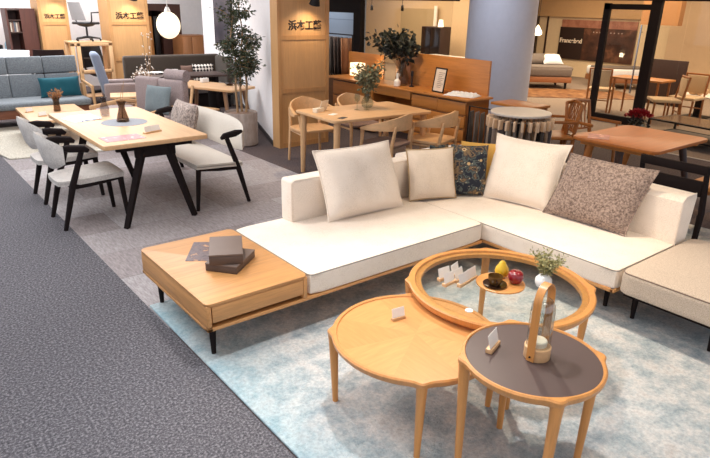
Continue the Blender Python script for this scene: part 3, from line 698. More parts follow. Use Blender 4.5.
for (x, y, r, sx, sy, l) in ((1.47, 5.70, .1, .21, .28, 'open blue and white magazine at the far left of the dining table'), (1.41, 5.66, .25, .19, .26, 'magazine lying under the open one on the dining table')):
    bm = NB(); bb(bm, -sx/2, sx/2, -sy/2, sy/2, 0, .004); o = tag(obj('magazine', bm, M_mag, smooth=False), l, 'magazine', loc=(x, y, ZT+(.0045 if x > 1.42 else 0)), rz=r)
M_pink = print_mat('red_flyer_print', [(.3, srgb(176, 50, 56)), (.58, srgb(184, 62, 66)), (.68, srgb(226, 180, 172))], 20)
bm = NB(); bb(bm, -.15, .15, -.1, .1, 0, .002); tag(obj('flyer', bm, M_pink, smooth=False), 'red and pink flyer on the near end of the left dining table', 'flyer', loc=(1.47, 4.70, ZT), rz=.03)
def white_holder(label, x, y, z, rz):
    t = thing('card_stand', label, 'card stand', (x, y, z), rz)
    bm = NB(); bb(bm, -.05, .05, -.02, .02, 0, .012, .002); obj('wooden_base', bm, M_oaklx, t)
    bm = NB(); add_box(bm, (0, .0, .032), (.09, .003, .045), 0, 1, Matrix.Rotation(-.3, 3, 'X')); obj('card', bm, M_white, t)
white_holder('white card stand beside the red flyer on the left dining table', 1.71, 4.78, ZT, .5)
white_holder('second white card stand beside the red flyer, nearer the table edge', 1.77, 4.80, ZT, .3)

# ================================================================ LEFT BACKGROUND: low table, grey sofa etc
lt = thing('low_table', 'low pale oak table with a brown vase in front of the blue grey sofa', 'table', (1.80, 8.35, 0), -.05)
bm = NB(); prism(bm, rrect(.72, 1.15, .03, 3), .30, .33, .004); obj('tabletop', bm, M_oakl, lt)
for sx in (-1, 1):
    for sy in (-1, 1): taper('leg', (sx*.29, sy*.48, .3), (sx*.30, sy*.50, .02), .034, .03, M_oaklz, lt, 12)
v = thing('brown_vase', 'brown glass vase with dried flowers on the low oak table', 'vase', (1.86, 8.42, .33))
bm = NB(); lathe(bm, [(0, 0), (.04, 0), (.045, .01), (.036, .12), (.05, .17), (.046, .17), (.03, .12), (.038, .012), (0, .01)], n=24); obj('body', bm, M_smoke, v)
sb, lb = spray((0, 0, .12), 14, .16, .12, 14, .035, .02, 9, r0=.003); obj('stems', sb, M_bark, v); obj('flowers', lb, plain('dried_flower', srgb(168, 120, 78), .8), v)
white_holder('white card stand at the left corner of the low oak table', 1.55, 8.5, .33, .5); white_holder('white card stand in front of the brown vase on the low oak table', 1.62, 8.12, .33, .3); white_holder('white card stand at the right end of the low oak table', 2.04, 7.98, .33, .7)

gs = thing('grey_sofa', 'blue grey high-back sofa with panelled back and teal cushion', 'sofa', (1.5, 9.55, 0))
bm = NB(); bb(bm, -1.1, 1.0, -.42, .30, .26, .36, .05, 4); obj('seat_cushion', bm, M_greysofa, gs)
bm = NB(); bb(bm, -1.1, 1.0, -.36, .3, .14, .26, .01); obj('base_frame', bm, wood('red_brown_wood', srgb(120, 72, 50), 0), gs)
rot = Matrix.Rotation(-.12, 3, 'X')
xs = [-1.1, -.63, .03, .98]
xs = [-1.1, .08, .54, 1.0]
for k in range(3):
    for (z0, z1) in ((.34, .66), (.665, .90)):
        bm = NB(); add_box(bm, ((xs[k]+xs[k+1])/2, .16+((z0+z1)/2-.34)*.12, (z0+z1)/2), (xs[k+1]-xs[k]-.006, .12, z1-z0), .02, 3, rot); obj('back_panel', bm, M_greysofa, gs)
bm = NB(); tube(bm, [(1.04, -.38, .5), (1.05, .2, .54)], [.03, .025], 8, .5); obj('armrest', bm, M_oakl, gs)
for y in (-.34, .2): taper('leg', (1.04, y, .5), (1.06, y, 0), .022, .018, M_oaklz, gs)
for y in (-.34, .2): taper('leg', (-1.0, y, .2), (-1.0, y, 0), .022, .018, M_oaklz, gs)
pillow('cushion', 'teal rectangular cushion on the blue grey sofa', (1.90, 9.42), (2.44, 9.42), .27, .10, .2, M_teal, zb=.365, seed=14)

ac = thing('lounge_chair', 'mauve lounge chair with oak frame, wide back and roll headrest', 'armchair', (2.62, 7.32, 0), math.radians(-66))
bm = NB(); bb(bm, -.44, .36, -.42, .25, .27, .39, .04, 4); obj('seat_cushion', bm, M_mauve, ac)
for a, b in ((-.44, -.05), (-.04, .36)):
    bm = NB(); add_box(bm, ((a+b)/2, .31, .565), (b-a, .13, .44), .035, 3, Matrix.Rotation(-.0, 3, 'X')); obj('back_cushion', bm, M_mauve, ac)
bm = NB(); tube(bm, [(.06, .33, .83), (.37, .33, .83)], .07, 16); obj('headrest', bm, M_mauve, ac)
for s in (-.49, .41):
    bm = NB(); tube(bm, [(s, -.42, .47), (s, .1, .5), (s, .3, .46)], [.024, .028, .022], 8, .5); obj('armrest', bm, M_oakl, ac)
    taper('leg', (s, -.36, .47), (s, -.4, 0), .02, .015, M_oaklz, ac); taper('leg', (s, .38, .72), (s, .2, .0), .02, .015, M_oaklz, ac)
pillow('cushion', 'grey blue cushion on the mauve lounge chair', (2.62, 7.40), (2.78, 7.05), .33, .12, .25, M_bluecush, zb=.40, seed=15)
# oak side table between
sd = thing('oak_side_table', 'small oak table between the blue grey sofa and the mauve lounge chair', 'table', (2.86, 8.62, 0), -.3)
bm = NB(); prism(bm, rrect(.5, .42, .02, 3), .42, .445, .003); obj('tabletop', bm, M_oakl, sd)
bm = NB(); bb(bm, -.22, .22, -.18, .18, .28, .295); obj('shelf', bm, M_oakl, sd)
for sx in (-1, 1):
    for sy in (-1, 1): taper('leg', (sx*.2, sy*.16, .42), (sx*.22, sy*.18, 0.), .016, .012, M_oaklz, sd)
pf = thing('pouf', 'mauve upholstered seat in front of the small oak side table', 'ottoman', (2.46, 8.10, 0), -.3)
bm = NB(); bb(bm, -.26, .26, -.24, .24, .2, .37, .05, 4); obj('seat_cushion', bm, M_mauve, pf); 
for sx in (-1, 1):
    for sy in (-1, 1): taper('leg', (sx*.2, sy*.18, .22), (sx*.22, sy*.2, 0.02), .018, .014, M_oaklz, pf)
# wing chair
wg = thing('wing_chair', 'steel blue high-back chair standing in front of the wooden shelf', 'armchair', (3.0, 9.3, 0), math.radians(78))
bm = NB(); add_box(bm, (0, .22, .66), (.42, .12, .62), .055, 4, Matrix.Rotation(-.0, 3, 'X'))
for v_ in bm.verts: v_.co.y += (v_.co.z-.4)*.22
obj('backrest', bm, M_wing, wg)
bm = NB(); bb(bm, -.24, .24, -.3, .22, .28, .39, .04, 4); obj('seat', bm, M_mauve, wg)
bm = NB(); bb(bm, -.30, -.22, -.2, .28, .3, .55, .035, 3); obj('side_wing', bm, M_mauve, wg); bm = NB(); bb(bm, .22, .30, -.2, .28, .3, .55, .035, 3); obj('side_wing', bm, M_mauve, wg)
for sx in (-1, 1):
    for sy in (-1, 1): taper('leg', (sx*.2, sy*.2, .3), (sx*.23, sy*.24, 0), .018, .013, M_oaklz, wg)
# silver twig arrangement
tw = thing('twig_arrangement', 'pale berry twig arrangement in a low bowl behind the mauve chair', 'decoration', (3.20, 8.72, 0))
bm = NB(); lathe(bm, [(0, 0), (.12, 0), (.15, .02), (.15, .03), (.012, .04), (.012, .50), (.05, .52), (0, .52)], n=24); obj('stand', bm, M_metal, tw)
rnd = random.Random(4); sbm = NB(); bbm = NB()
for i in range(11):
    a = rnd.uniform(0, 2*PI); rr = rnd.uniform(.2, .46); h = rnd.choice([.08, .2, .3, .16, .45, .72]); rr = rr if h < .4 else .07
    pts = [Vector((math.cos(a)*rr*s, math.sin(a)*rr*s, .5+h*s+.14*math.sin(PI*s)*(1 if h < .4 else 0))) for s in (0, .25, .5, .75, 1)]
    tube(sbm, pts, .0035, 5)
    for s in range(9):
        p = pts[min(4, 1+s//2)]+Vector((rnd.uniform(-.03, .03), rnd.uniform(-.03, .03), rnd.uniform(-.05, .05)))
        bmesh.ops.create_icosphere(bbm, subdivisions=1, radius=.010, matrix=Matrix.Translation(p))
obj('twigs', sbm, M_bark, tw); be = obj('berries', bbm, plain('pale_berries', srgb(235, 225, 215), .4), tw); be['kind'] = 'stuff'

# shelf frame, office chairs, bookcase
bf = thing('wooden_shelf', 'oak open-frame cabinet with a chair displayed on top, behind the grey sofa', 'shelf', (3.06, 11.0, 0))
bm = NB()
for x in (-.30, -.21, .30): bb(bm, x-.03, x+.03, -.2, -.15, 0, 1.0, .005)
for x in (-.30, .30): bb(bm, x-.03, x+.03, .15, .2, 0, 1.0, .005)
bb(bm, -.33, .33, -.2, -.15, .95, 1.0, .005); bb(bm, -.21, .30, -.2, -.15, .52, .57, .004); obj('frame', bm, M_oaklz, bf)
bm = NB(); bb(bm, -.33, .33, -.2, .2, 1.0, 1.02); obj('top_board', bm, M_oakl, bf)
bm = NB(); bb(bm, -.3, .3, -.16, .17, .5, .515); bb(bm, -.3, .3, -.16, .17, .12, .135); obj('shelf_board', bm, M_oakl, bf)
def office_chair(label, loc, rz, s, fab, dark=False):
    t = thing('office_chair', label, 'office chair', loc, rz); t.scale = (s, s, s)
    for k in range(5):
        a = 2*PI*k/5+.3; bm = NB(); tube(bm, [(0, 0, .10), (.3*math.cos(a), .3*math.sin(a), .06)], [.03, .016], 8, .8); tube(bm, [(.3*math.cos(a), .3*math.sin(a)-.012, .025), (.3*math.cos(a), .3*math.sin(a)+.012, .025)], .025, 10); obj('base_leg', bm, M_blackplas, t)
    bm = NB(); tube(bm, [(0, 0, .08), (0, 0, .36)], .025, 10); obj('post', bm, M_blackplas, t)
    bm = NB(); bb(bm, -.24, .24, -.24, .24, .40, .46, .03, 3); lathe(bm, [(0, .33), (.16, .36), (.22, .40), (0, .41)], n=24); obj('seat', bm, M_blackplas, t)
    bm = NB(); nu = 10; G = {}
    for sd_ in (0, 1):
        for i in range(nu+1):
            for j in range(7):
                u = -1+2*i/nu; v_ = j/6; G[sd_, i, j] = bm.verts.new((u*.23*(1-.12*v_), .25-.07*u*u+v_*.10+(.03 if sd_ else 0), .50+v_*.42))
        for i in range(nu):
            for j in range(6): bm.faces.new((G[sd_, i, j], G[sd_, i+1, j], G[sd_, i+1, j+1], G[sd_, i, j+1]))
    rim = [(i, 0) for i in range(nu)]+[(nu, j) for j in range(6)]+[(i, 6) for i in range(nu, 0, -1)]+[(0, j) for j in range(6, 0, -1)]
    for a, b in zip(rim, rim[1:]+rim[:1]): bm.faces.new((G[0, a[0], a[1]], G[0, b[0], b[1]], G[1, b[0], b[1]], G[1, a[0], a[1]]))
    obj('backrest', bm, fab, t)
    for sx in (-1, 1):
        bm = NB(); tube(bm, [(sx*.22, .05, .42), (sx*.29, .06, .5), (sx*.29, .05, .68), (sx*.28, -.18, .69)], .017, 8); obj('armrest', bm, M_blackplas, t)
    return t
office_chair('grey office chair on black castors standing on top of the oak cabinet', (3.07, 11.02, 1.02), math.radians(115), .66, M_greyplas)
office_chair('black office chair seen through the oak cabinet frame', (3.45, 11.75, 0), math.radians(20), 1.0, M_blackplas)
office_chair('dark leather office chair behind the grey sofa, left of the oak cabinet', (2.36, 10.5, 0), math.radians(160), 1.04, M_leather)
bc = thing('bookcase', 'tall dark brown bookcase between the white plates and the left sign panel', 'bookcase', (2.33, 12.3, 0))
bm = NB(); bb(bm, -.02, .22, -.2, .2, 0, 1.5); bb(bm, -.24, -.02, .17, .2, 0, 1.5); bb(bm, -.24, -.21, -.2, .17, 0, 1.5); 
obj('carcass', bm, wood('red_dark_wood', srgb(84, 46, 36), 2, .5, .75), bc, False)
bm = NB()
for z in (.4, .75, 1.1, 1.3, 1.47): bb(bm, -.21, -.02, -.19, .17, z, z+.02)
obj('shelf_board', bm, M_dkwood, bc, False)
for k in range(5):
    h_ = .2+.02*(k % 3); bm = NB(); bb(bm, -.19+k*.03, -.165+k*.03, -.15, .05, 1.12, 1.12+min(h_*.8, .17)); tag(obj('book', bm, plain('book_cover_%d' % (k % 3), srgb((190, 176, 160), (120, 90, 76), (96, 100, 110))[k % 3] if False else (srgb(190, 176, 160), srgb(120, 90, 76), srgb(96, 100, 110))[k % 3], .6), smooth=False), 'book standing in a row on the upper shelf of the dark bookcase', 'book', 'books in the dark bookcase', loc=(2.33, 12.3, 0))
# white bowls/plates far left
M_wc = plain('white_cushion_cover', srgb(226, 226, 228), .8)
for i, (x, y) in enumerate(((1.72, 11.2), (1.95, 11.0))):
    pillow('cushion', ('white pillow at the far left edge behind the grey sofa', 'white pillow beside the bookcase behind the grey sofa')[i], (x-.2, y), (x+.2, y-.05), .34, .2, .6, M_wc, zb=.60, seed=20+i)
dd = thing('display_bed', 'low display bed carrying white pillows behind the grey sofa', 'bed', (1.6, 11.4, 0)); bm = NB(); bb(bm, -.7, .6, -.5, .5, .2, .6, .05, 3); obj('mattress', bm, M_wc, dd); bm = NB(); bb(bm, -.7, .6, -.5, .5, 0, .2); obj('base', bm, M_dkwood, dd)
ds = thing('office_desk', 'pale wooden desk against the back wall left of the bookcase', 'desk', (1.9, 12.7, 0)); bm = NB(); bb(bm, -.6, .3, -.25, .25, .66, .69, .003); obj('desktop', bm, M_oakl, ds)
for x in (-.56, .26): bm = NB(); bb(bm, x-.02, x+.02, -.24, .24, 0, .66); obj('side_panel', bm, M_oaklz, ds)
pr = thing('printer', 'grey desktop device on the desk left of the bookcase', 'printer', (1.95, 12.65, .69)); bm = NB(); bb(bm, -.16, .14, -.12, .12, 0, .12, .015); obj('body', bm, plain('light_grey_plastic', srgb(186, 190, 198), .5), pr); bm = NB(); bb(bm, -.1, .1, -.06, .1, .12, .19, .01); obj('lid', bm, M_blackplas, pr)
bo = tag(obj('water_bottle', (lambda b: (lathe(b, [(0, 0), (.04, 0), (.045, .01), (.045, .2), (.02, .26), (.02, .29), (0, .29)], n=20), b)[1])(NB()), glass('blue_bottle', (.6, .8, .9))), 'pale blue bottle on the desk left of the bookcase', 'bottle', loc=(2.13, 12.62, .69))

# dark cabinets with globe lamp
hc = thing('wall_cabinet', 'dark brown open wardrobe cabinet behind the globe lamp', 'cabinet', (4.52, 11.9, 0))
bm = NB(); bb(bm, -.38, -.33, -.25, .25, 0, 1.62); bb(bm, .10, .48, -.25, .25, 0, 1.62); bb(bm, -.33, .10, .2, .25, 0, 1.62); bb(bm, -.33, .1, -.25, .25, 1.5, 1.62); obj('carcass', bm, wood('dark_red_wood', srgb(72, 42, 34), 2, .5, .8), hc, False)
for k in range(3): bm = NB(); bb(bm, -.3+k*.13, -.2+k*.13, -.2, -.1, .5, 1.4, .01); obj('hanging_panel', bm, (M_olive, M_ald, M_blackplas)[k], hc)
oc = thing('cabinet', 'mid brown wooden cabinets right of the globe lamp, against the white wall', 'cabinet', (5.08, 11.3, 0))
M_cab = wood('cabinet_brown', srgb(148, 98, 60), 2, .5, .85)
bm = NB(); bb(bm, -.32, .2, -.2, .25, 0, 1.08); obj('carcass', bm, M_cab, oc, False)
for a, b in ((-.31, -.15), (-.14, .19)): bm = NB(); bb(bm, a, b, -.225, -.2, .03, 1.05, .003); obj('door', bm, M_cab, oc)
gl = thing('pendant_lamp', 'glowing round paper globe lamp hanging above the dark bench', 'lamp', (3.665, 9.0, 0))
bm = NB(); prof = [(.17*math.sin(PI*k/16), 1.345-.19*math.cos(PI*k/16)) for k in range(17)]; lathe(bm, prof, n=32); obj('globe_shade', bm, plain('paper_globe', srgb(255, 240, 205), .8, emit=(1, .84, .60), es=.62), gl)
bm = NB(); lathe(bm, [(0, 1.53), (.05, 1.53), (.035, 1.57), (.02, 1.6), (0, 1.6)], n=20); tube(bm, [(0, 0, 1.58), (0, 0, 2.65)], .006, 6); obj('cord', bm, M_ceramic, gl)

# dark bench sofa + tables
db = thing('banquette', 'long dark olive banquette bench in front of the sign panel and cabinets', 'bench', (3.95, 9.95, 0), math.radians(-5))
bm = NB(); bb(bm, -.66, .95, .02, .14, .2, .84, .04, 3); bb(bm, .86, .98, -.5, .1, .2, .82, .04, 3); obj('backrest', bm, M_olive, db)
bm = NB(); bb(bm, -.66, .88, -.5, .03, .26, .40, .04, 3); obj('seat', bm, fabric('grey_bench_fabric', srgb(128, 120, 116)), db)
bm = NB(); bb(bm, -.64, .94, -.42, .08, 0, .26); obj('base', bm, M_black, db)
def geo_mat():
    m, nt, b = new_mat('black_white_pattern'); ck = N(nt, 'ShaderNodeTexChecker'); ck.inputs['Scale'].default_value = 26
    ck.inputs['Color1'].default_value = (*srgb(36, 28, 26), 1); ck.inputs['Color2'].default_value = (*srgb(226, 216, 206), 1)
    nt.links.new(coords(nt, (1, .01, 1), (0, .785, 0)), ck.inputs['Vector']); nt.links.new(ck.outputs[0], b.inputs['Base Color']); b.inputs['Roughness'].default_value = .9; return m
M_geo = geo_mat()
pillow('cushion', 'black and white patterned cushion on the dark banquette', (4.30, 9.66), (4.66, 9.63), .30, .10, .15, M_geo, zb=.41, seed=30)
pillow('cushion', 'brown cushion left of the patterned one on the banquette', (4.12, 9.72), (4.32, 9.70), .28, .08, .2, fabric('brown_fabric', srgb(112, 84, 72)), zb=.41, seed=31)
bt = thing('dark_table', 'long dark dining table in front of the olive banquette', 'table', (3.85, 9.08, 0), math.radians(-8))
bm = NB(); bb(bm, -.65, .62, -.28, .28, .60, .63, .004); obj('tabletop', bm, M_dkwood, bt)
for x in (-.5, .48): bm = NB(); bb(bm, x-.03, x+.03, -.2, .2, 0, .6, .004); obj('leg', bm, M_black, bt)
for i, (x, y, r) in enumerate(((3.36, 9.35, .2), (3.52, 9.3, -.2))):
    bm = NB(); lathe(bm, [(0, 0), (.07, 0), (.12, .02), (.118, .022), (.06, .006), (0, .006)], n=28); tag(obj('plate', bm, M_ceramic), ('white plate at the left end of the dark table', 'white plate nearer the card stand on the dark table')[i], 'plate', loc=(x, y, .631))
white_holder('white card stand on the dark table in front of the banquette', 3.83, 9.3, .631, -.4)
ll = thing('oak_low_dining_table', 'pale oak table left of the tree with splayed legs', 'table', (3.80, 8.02, 0), math.radians(-66))
bm = NB(); prism(bm, rrect(1.2, .56, .05, 4), .555, .585, .005); obj('tabletop', bm, M_oaklx, ll)
for sx in (-1, 1):
    for sy in (-1, 1): taper('leg', (sx*.42, sy*.2, .56), (sx*.52, sy*.25, 0), .03, .02, wood('mid_brown_leg', srgb(150, 112, 82), 2), ll)
bm = NB(); bb(bm, -.06, .06, -.03, .03, 0, .06, .006); tag(obj('tissue_box', bm, M_ceramic), 'small white box on the pale oak table by the tree', 'box', loc=(3.86, 8.32, .586), rz=.3)
bm = NB(); lathe(bm, [(0, 0), (.04, 0), (.07, .03), (.066, .03), (.035, .006), (0, .006)], n=24); tag(obj('bowl', bm, M_blackcer), 'dark bowl on the pale oak table beside the tree', 'bowl', loc=(4.02, 7.86, .586))
bn = thing('low_bench', 'low bench with a red seat pad in front of the pale oak table', 'bench', (3.33, 7.72, 0), math.radians(-66))
bm = NB(); bb(bm, -.42, .42, -.13, .13, .33, .36, .006); obj('seat', bm, M_oaklx, bn)
bm = NB(); bb(bm, -.4, .05, -.12, .12, .3605, .385, .012, 3); obj('seat_pad', bm, M_red, bn)
for sx in (-1, 1):
    for sy in (-1, 1): taper('leg', (sx*.36, sy*.09, .33), (sx*.39, sy*.11, 0), .018, .014, M_oaklz, bn)
# painting
pt = thing('wall_picture', 'dark abstract framed picture on the white wall behind the tree', 'picture', (4.6, 8.52, 0), math.atan2(2.95, 1.115)+PI)
ang = math.atan2(2.95, 1.115)
pt.rotation_euler = (0, 0, PI/2); pt.location = (5.0, 9.75, 0)
bm = NB(); bb(bm, -.22, .42, .004, .035, 1.0, 1.95, .003); obj('frame', bm, M_metal, pt)
bm = NB(); bb(bm, -.20, .40, .035, .038, 1.02, 1.93); obj('canvas', bm, print_mat('dark_painting', [(.3, srgb(44, 44, 54)), (.5, srgb(66, 64, 72)), (.7, srgb(92, 86, 90))], 4), pt)

# tree in pot
tp = thing('potted_tree', 'tall leafy indoor tree in a round grey stone planter', 'plant', (3.60, 6.77, 0))
def stone():
    m, nt, b = new_mat('streaked_stone'); f = noise(nt, coords(nt, (5, 5, 2)), 3, 5); nt.links.new(ramp(nt, f, [(.3, srgb(136, 120, 110)), (.7, srgb(176, 162, 152))]), b.inputs['Base Color']); b.inputs['Roughness'].default_value = .85; return m
bm = NB(); lathe(bm, [(0, 0), (.19, 0), (.205, .015), (.205, .40), (.197, .412), (.188, .40), (.188, .36), (0, .36)], n=48); obj('planter', bm, stone(), tp)
bm = NB(); lathe(bm, [(0, .36), (.187, .36), (.186, .385), (.1, .40), (0, .405)], n=32); obj('soil', bm, fabric('bark_mulch', srgb(128, 92, 62), srgb(80, 54, 38), 60, .6), tp)
rnd = random.Random(11); tb = NB(); lb = NB()
trunks = [[(-.04, 0, .36), (-.05, .01, .7), (-.03, 0, 1.0), (-.08, .02, 1.3), (-.05, 0, 1.55)], [(.03, .02, .36), (.01, 0, .7), (.04, .02, 1.05), (.07, .0, 1.35), (.04, .02, 1.68)], [(.06, -.03, .36), (.09, -.02, .75), (.08, 0, 1.0), (.12, 0, 1.25)]]
for T in trunks:
    tube(tb, T, [.016-.0025*k for k in range(len(T))], 7)
    for k in range(26):
        s = rnd.uniform(.35, 1)*(len(T)-1); i = min(len(T)-2, int(s)); p = Vector(T[i]).lerp(Vector(T[i+1]), s-i)
        if p.z < .8 and rnd.random() < .7: continue
        a = rnd.uniform(0, 2*PI); wdt = .27*(1-((p.z-1.15)/.62)**2*.7); e = p+Vector((math.cos(a)*wdt*rnd.uniform(.4, 1), math.sin(a)*wdt*rnd.uniform(.4, 1), rnd.uniform(-.02, .14)))
        tube(tb, [p, p.lerp(e, .5)+Vector((0, 0, .02)), e], [.005, .004, .002], 5)
        for q in range(34):
            s2 = rnd.uniform(.25, 1.05); pp = p.lerp(e, s2); d = Vector((rnd.gauss(0, 1), rnd.gauss(0, 1), rnd.gauss(-.25, .6)))
            leaf(lb, pp+d.normalized()*rnd.uniform(.0, .05), d, .052*rnd.uniform(.7, 1.2), .022, rnd)
obj('trunk', tb, M_bark, tp); obj('foliage', lb, M_leaf, tp)

# ================================================================ WOOD TABLE SET
wt = thing('wood_dining_table', 'light oak dining table with round legs behind the cream sofa', 'table', (4.03, 4.87, 0), math.radians(-3))
bm = NB(); prism(bm, rrect(1.25, .76, .05, 4), .632, .66, .006); obj('tabletop', bm, M_oaklx, wt)
for sx in (-1, 1):
    for sy in (-1, 1): bm = NB(); tube(bm, [(sx*.55, sy*.31, .64), (sx*.555, sy*.315, .3), (sx*.56, sy*.32, 0)], [.034, .03, .022], 14); obj('leg', bm, M_oaklz, wt)
def arm_chair(label, loc, rz, seatmat):
    """faces local +y"""
    t = thing('armchair', label, 'chair', loc, rz)
    bm = NB(); prism(bm, [(x, y*.95) for x, y in rrect(.44, .42, .10, 5)], .375, .40, .008); 
    obj('seat', bm, seatmat, t)
    for sx in (-1, 1):
        bm = NB(); tube(bm, [(sx*.21, .17, 0), (sx*.205, .165, .36), (sx*.225, .13, .555)], [.013, .019, .014], 10); obj('leg', bm, M_oakl, t)
        bm = NB(); tube(bm, [(sx*.20, -.20, 0), (sx*.185, -.18, .4), (sx*.175, -.215, .60)], [.013, .019, .015], 10); obj('leg', bm, M_oakl, t)
        bm = NB(); tube(bm, [(sx*.20, .16, .35), (sx*.18, -.18, .35)], .014, 8, 1.0); obj('seat_rail', bm, M_oakl, t)
    # curved back and arms: one bent rail
    bm = NB(); n = 28; rings = []
    for i in range(n+1):
        s = -1+2*i/n; a = PI/2+s*PI/2*1.12
        x = -.285*math.cos(a) if False else .262*math.sin(s*PI/2*1.0)*(1 if abs(s) < 1 else 1)
        y = -.245*math.cos(s*PI/2)+.13*abs(s)**3
        h = .07*(1-abs(s)**1.3)**.8+.012; z = .59+.035*(1-abs(s)**2)-.03*abs(s)
        thk = .011; nx, ny = math.sin(s*PI/2)*.8, -math.cos(s*PI/2)
        wd = thk if abs(s) < .6 else thk+.012*(abs(s)-.6)/.4
        rings.append([bm.verts.new((x+nx*o, y+ny*o, z+zz)) for o, zz in ((wd, -h*.9), (wd*1.1, 0), (wd, h), (-wd, h), (-wd*1.1, 0), (-wd, -h*.9))])
    for A, B in zip(rings, rings[1:]):
        for k in range(6): bm.faces.new((A[k], A[(k+1) % 6], B[(k+1) % 6], B[k]))
    bm.faces.new(rings[0]); bm.faces.new(rings[-1]); obj('backrest', bm, M_oakl, t)
    return t
arm_chair('oak armchair with brown seat at the near left side of the oak dining table', (4.02, 4.50, 0), math.radians(17), M_seatbrown)
arm_chair('oak armchair with wooden seat at the near right side of the oak dining table', (4.56, 4.38, 0), math.radians(17), M_oakl)
arm_chair('oak armchair at the far left side of the oak dining table beside the sign panel', (3.82, 5.52, 0), math.radians(172), M_oakl)
arm_chair('oak armchair at the far side of the oak table behind the glass vase', (4.46, 5.50, 0), math.radians(176), M_seatbrown)
ZW = .66
v = thing('glass_vase', 'round clear glass vase with grey green branches on the oak dining table', 'vase', (4.16, 4.98, ZW))
bm = NB(); lathe(bm, [(0, 0), (.035, 0), (.06, .02), (.066, .06), (.05, .1), (.036, .13), (.045, .17), (.042, .17), (.033, .13), (.046, .1), (.062, .06), (.056, .022), (0, .008)], n=32); obj('body', bm, M_vaseglass, v)
sb, lb = spray((0, 0, .05), 20, .46, .20, 34, .05, .034, 21, r0=.003, start=.38); obj('stems', sb, M_bark, v); obj('leaves', lb, M_eu, v)
for i, (x, y) in enumerate(((3.98, 4.93), (4.07, 4.88))):
    g = thing('wine_glass', ('clear stemmed glass left of the vase on the oak table', 'clear stemmed glass directly before the vase on the oak table')[i], 'glass', (x, y, ZW)); bm = NB(); lathe(bm, [(0, 0), (.03, 0), (.004, .008), (.004, .07), (.026, .1), (.03, .13), (.024, .17), (.022, .17), (.028, .13), (.024, .102), (0, .078)], n=24); obj('bowl', bm, M_vaseglass, g)
t = thing('card_stand', 'folded cream card and box on the left end of the oak dining table', 'card stand', (3.58, 5.04, ZW), .3)
bm = NB(); bb(bm, -.08, .04, -.03, .03, 0, .04, .002); obj('base', bm, M_paper, t); bm = NB(); add_box(bm, (.07, 0, .055), (.12, .003, .11), 0, 1, Matrix.Rotation(.3, 3, 'X')); obj('card', bm, M_paper, t)
for i, (x, y) in enumerate(((3.60, 4.84), (3.56, 4.63))): bm = NB(); bb(bm, -.05, .05, -.03, .03, 0, .002); tag(obj('price_card', bm, (M_white, M_blackplas)[i], smooth=False), ('white price card lying on the left of the oak table', 'small dark card at the near left corner of the oak table')[i], 'card', loc=(x, y, ZW), rz=.4)

# ---- sideboard desk with back panel
M_sbx = wood('sideboard_oak', srgb(184, 120, 58), 1, .4, .85); M_sbz = wood('sideboard_front', srgb(162, 100, 46), 1, .4, .85)
SX = 5.42
wtop = thing('worktop', 'long honey oak worktop of the sideboard carrying frame and vases', 'worktop', (5.64, 6.0, 0))
bm = NB(); bb(bm, 5.40-5.64, 5.86-5.64, 4.66-6.0, 7.45-6.0, .665, .69, .004); obj('board', bm, M_sbx, wtop)
bp = thing('back_panel', 'tall honey oak back panel standing behind the sideboard worktop', 'panel', (5.88, 5.5, 0))
bm = NB(); bb(bm, -.015, .015, 4.76-5.5, 6.42-5.5, 0, 1.10, .003); obj('board', bm, M_sbx, bp)
bp2 = thing('back_panel', 'shorter honey oak panel lit by the small lamp, left of the leafy vase', 'panel', (6.0, 7.15, 0))
bm = NB(); bb(bm, -.015, .015, -.33, .5, 0, 1.01, .003); obj('board', bm, M_sbx, bp2)
def drawer_unit(label, y0, y1, rows, cols_top=1):
    t = thing('drawer_unit', label, 'cabinet', (SX, (y0+y1)/2, 0)); W = (y1-y0)/2
    bm = NB(); bb(bm, .02, .42, -W, W, .02, .664, .003); obj('carcass', bm, M_sbz, t, False)
    zz = [.655-.63*k/rows for k in range(rows+1)]
    for k in range(rows):
        cs = cols_top if k == 0 else 1
        for c_ in range(cs):
            a = -W+.006+(2*W-.012)*c_/cs; b = -W+.006+(2*W-.012)*(c_+1)/cs-.004
            bm = NB(); bb(bm, 0, .02, a, b, zz[k+1]+.010, zz[k]-.002, .002); d = obj('drawer', bm, M_sbx, t)
            bm = NB(); bb(bm, -.001, .006, a+.01, b-.01, zz[k]-.012, zz[k]-.003); obj('finger_pull', bm, M_dkwood, d)
    return t
drawer_unit('honey oak drawer unit at the right end of the sideboard', 4.70, 5.62, 4, 2)
kd = thing('desk_drawer', 'shallow drawer unit over the open knee space of the sideboard', 'drawer', (SX, 6.0, 0)); bm = NB(); bb(bm, 0, .40, -.36, .36, .565, .664, .003); obj('box', bm, M_sbx, kd)
drawer_unit('honey oak drawer unit on the left of the knee space, under the vases', 6.38, 7.3, 3, 1)
fr = thing('picture_frame', 'black framed notice standing on the sideboard against its back panel', 'frame', (5.56, 5.30, .69), math.radians(-18)); fr.rotation_euler = (0, .0, math.radians(-6))
bm = NB(); r_ = Matrix.Rotation(.16, 3, 'Y')
for (y, z, sy, sz) in ((-.1, .15, .016, .30), (.1, .15, .016, .30), (0, .008, .216, .016), (0, .292, .216, .016)): add_box(bm, r_ @ Vector((0, y, z)), (.014, sy, sz), .002, 1, r_)
obj('frame_border', bm, M_metal, fr)
bm = NB(); add_box(bm, r_ @ Vector((.002, 0, .15)), (.006, .19, .27), 0, 1, r_); obj('notice_sheet', bm, plain('notice_paper', srgb(222, 206, 190), .5), fr)
bm = NB()
for k in range(9): add_box(bm, r_ @ Vector((-.0022, -.02+.01*(k % 3), .24-.022*k)), (.001, .11-.02*(k % 3), .005), 0, 1, r_)
obj('printed_lines', bm, plain('print_ink', srgb(110, 90, 84), .6), fr)
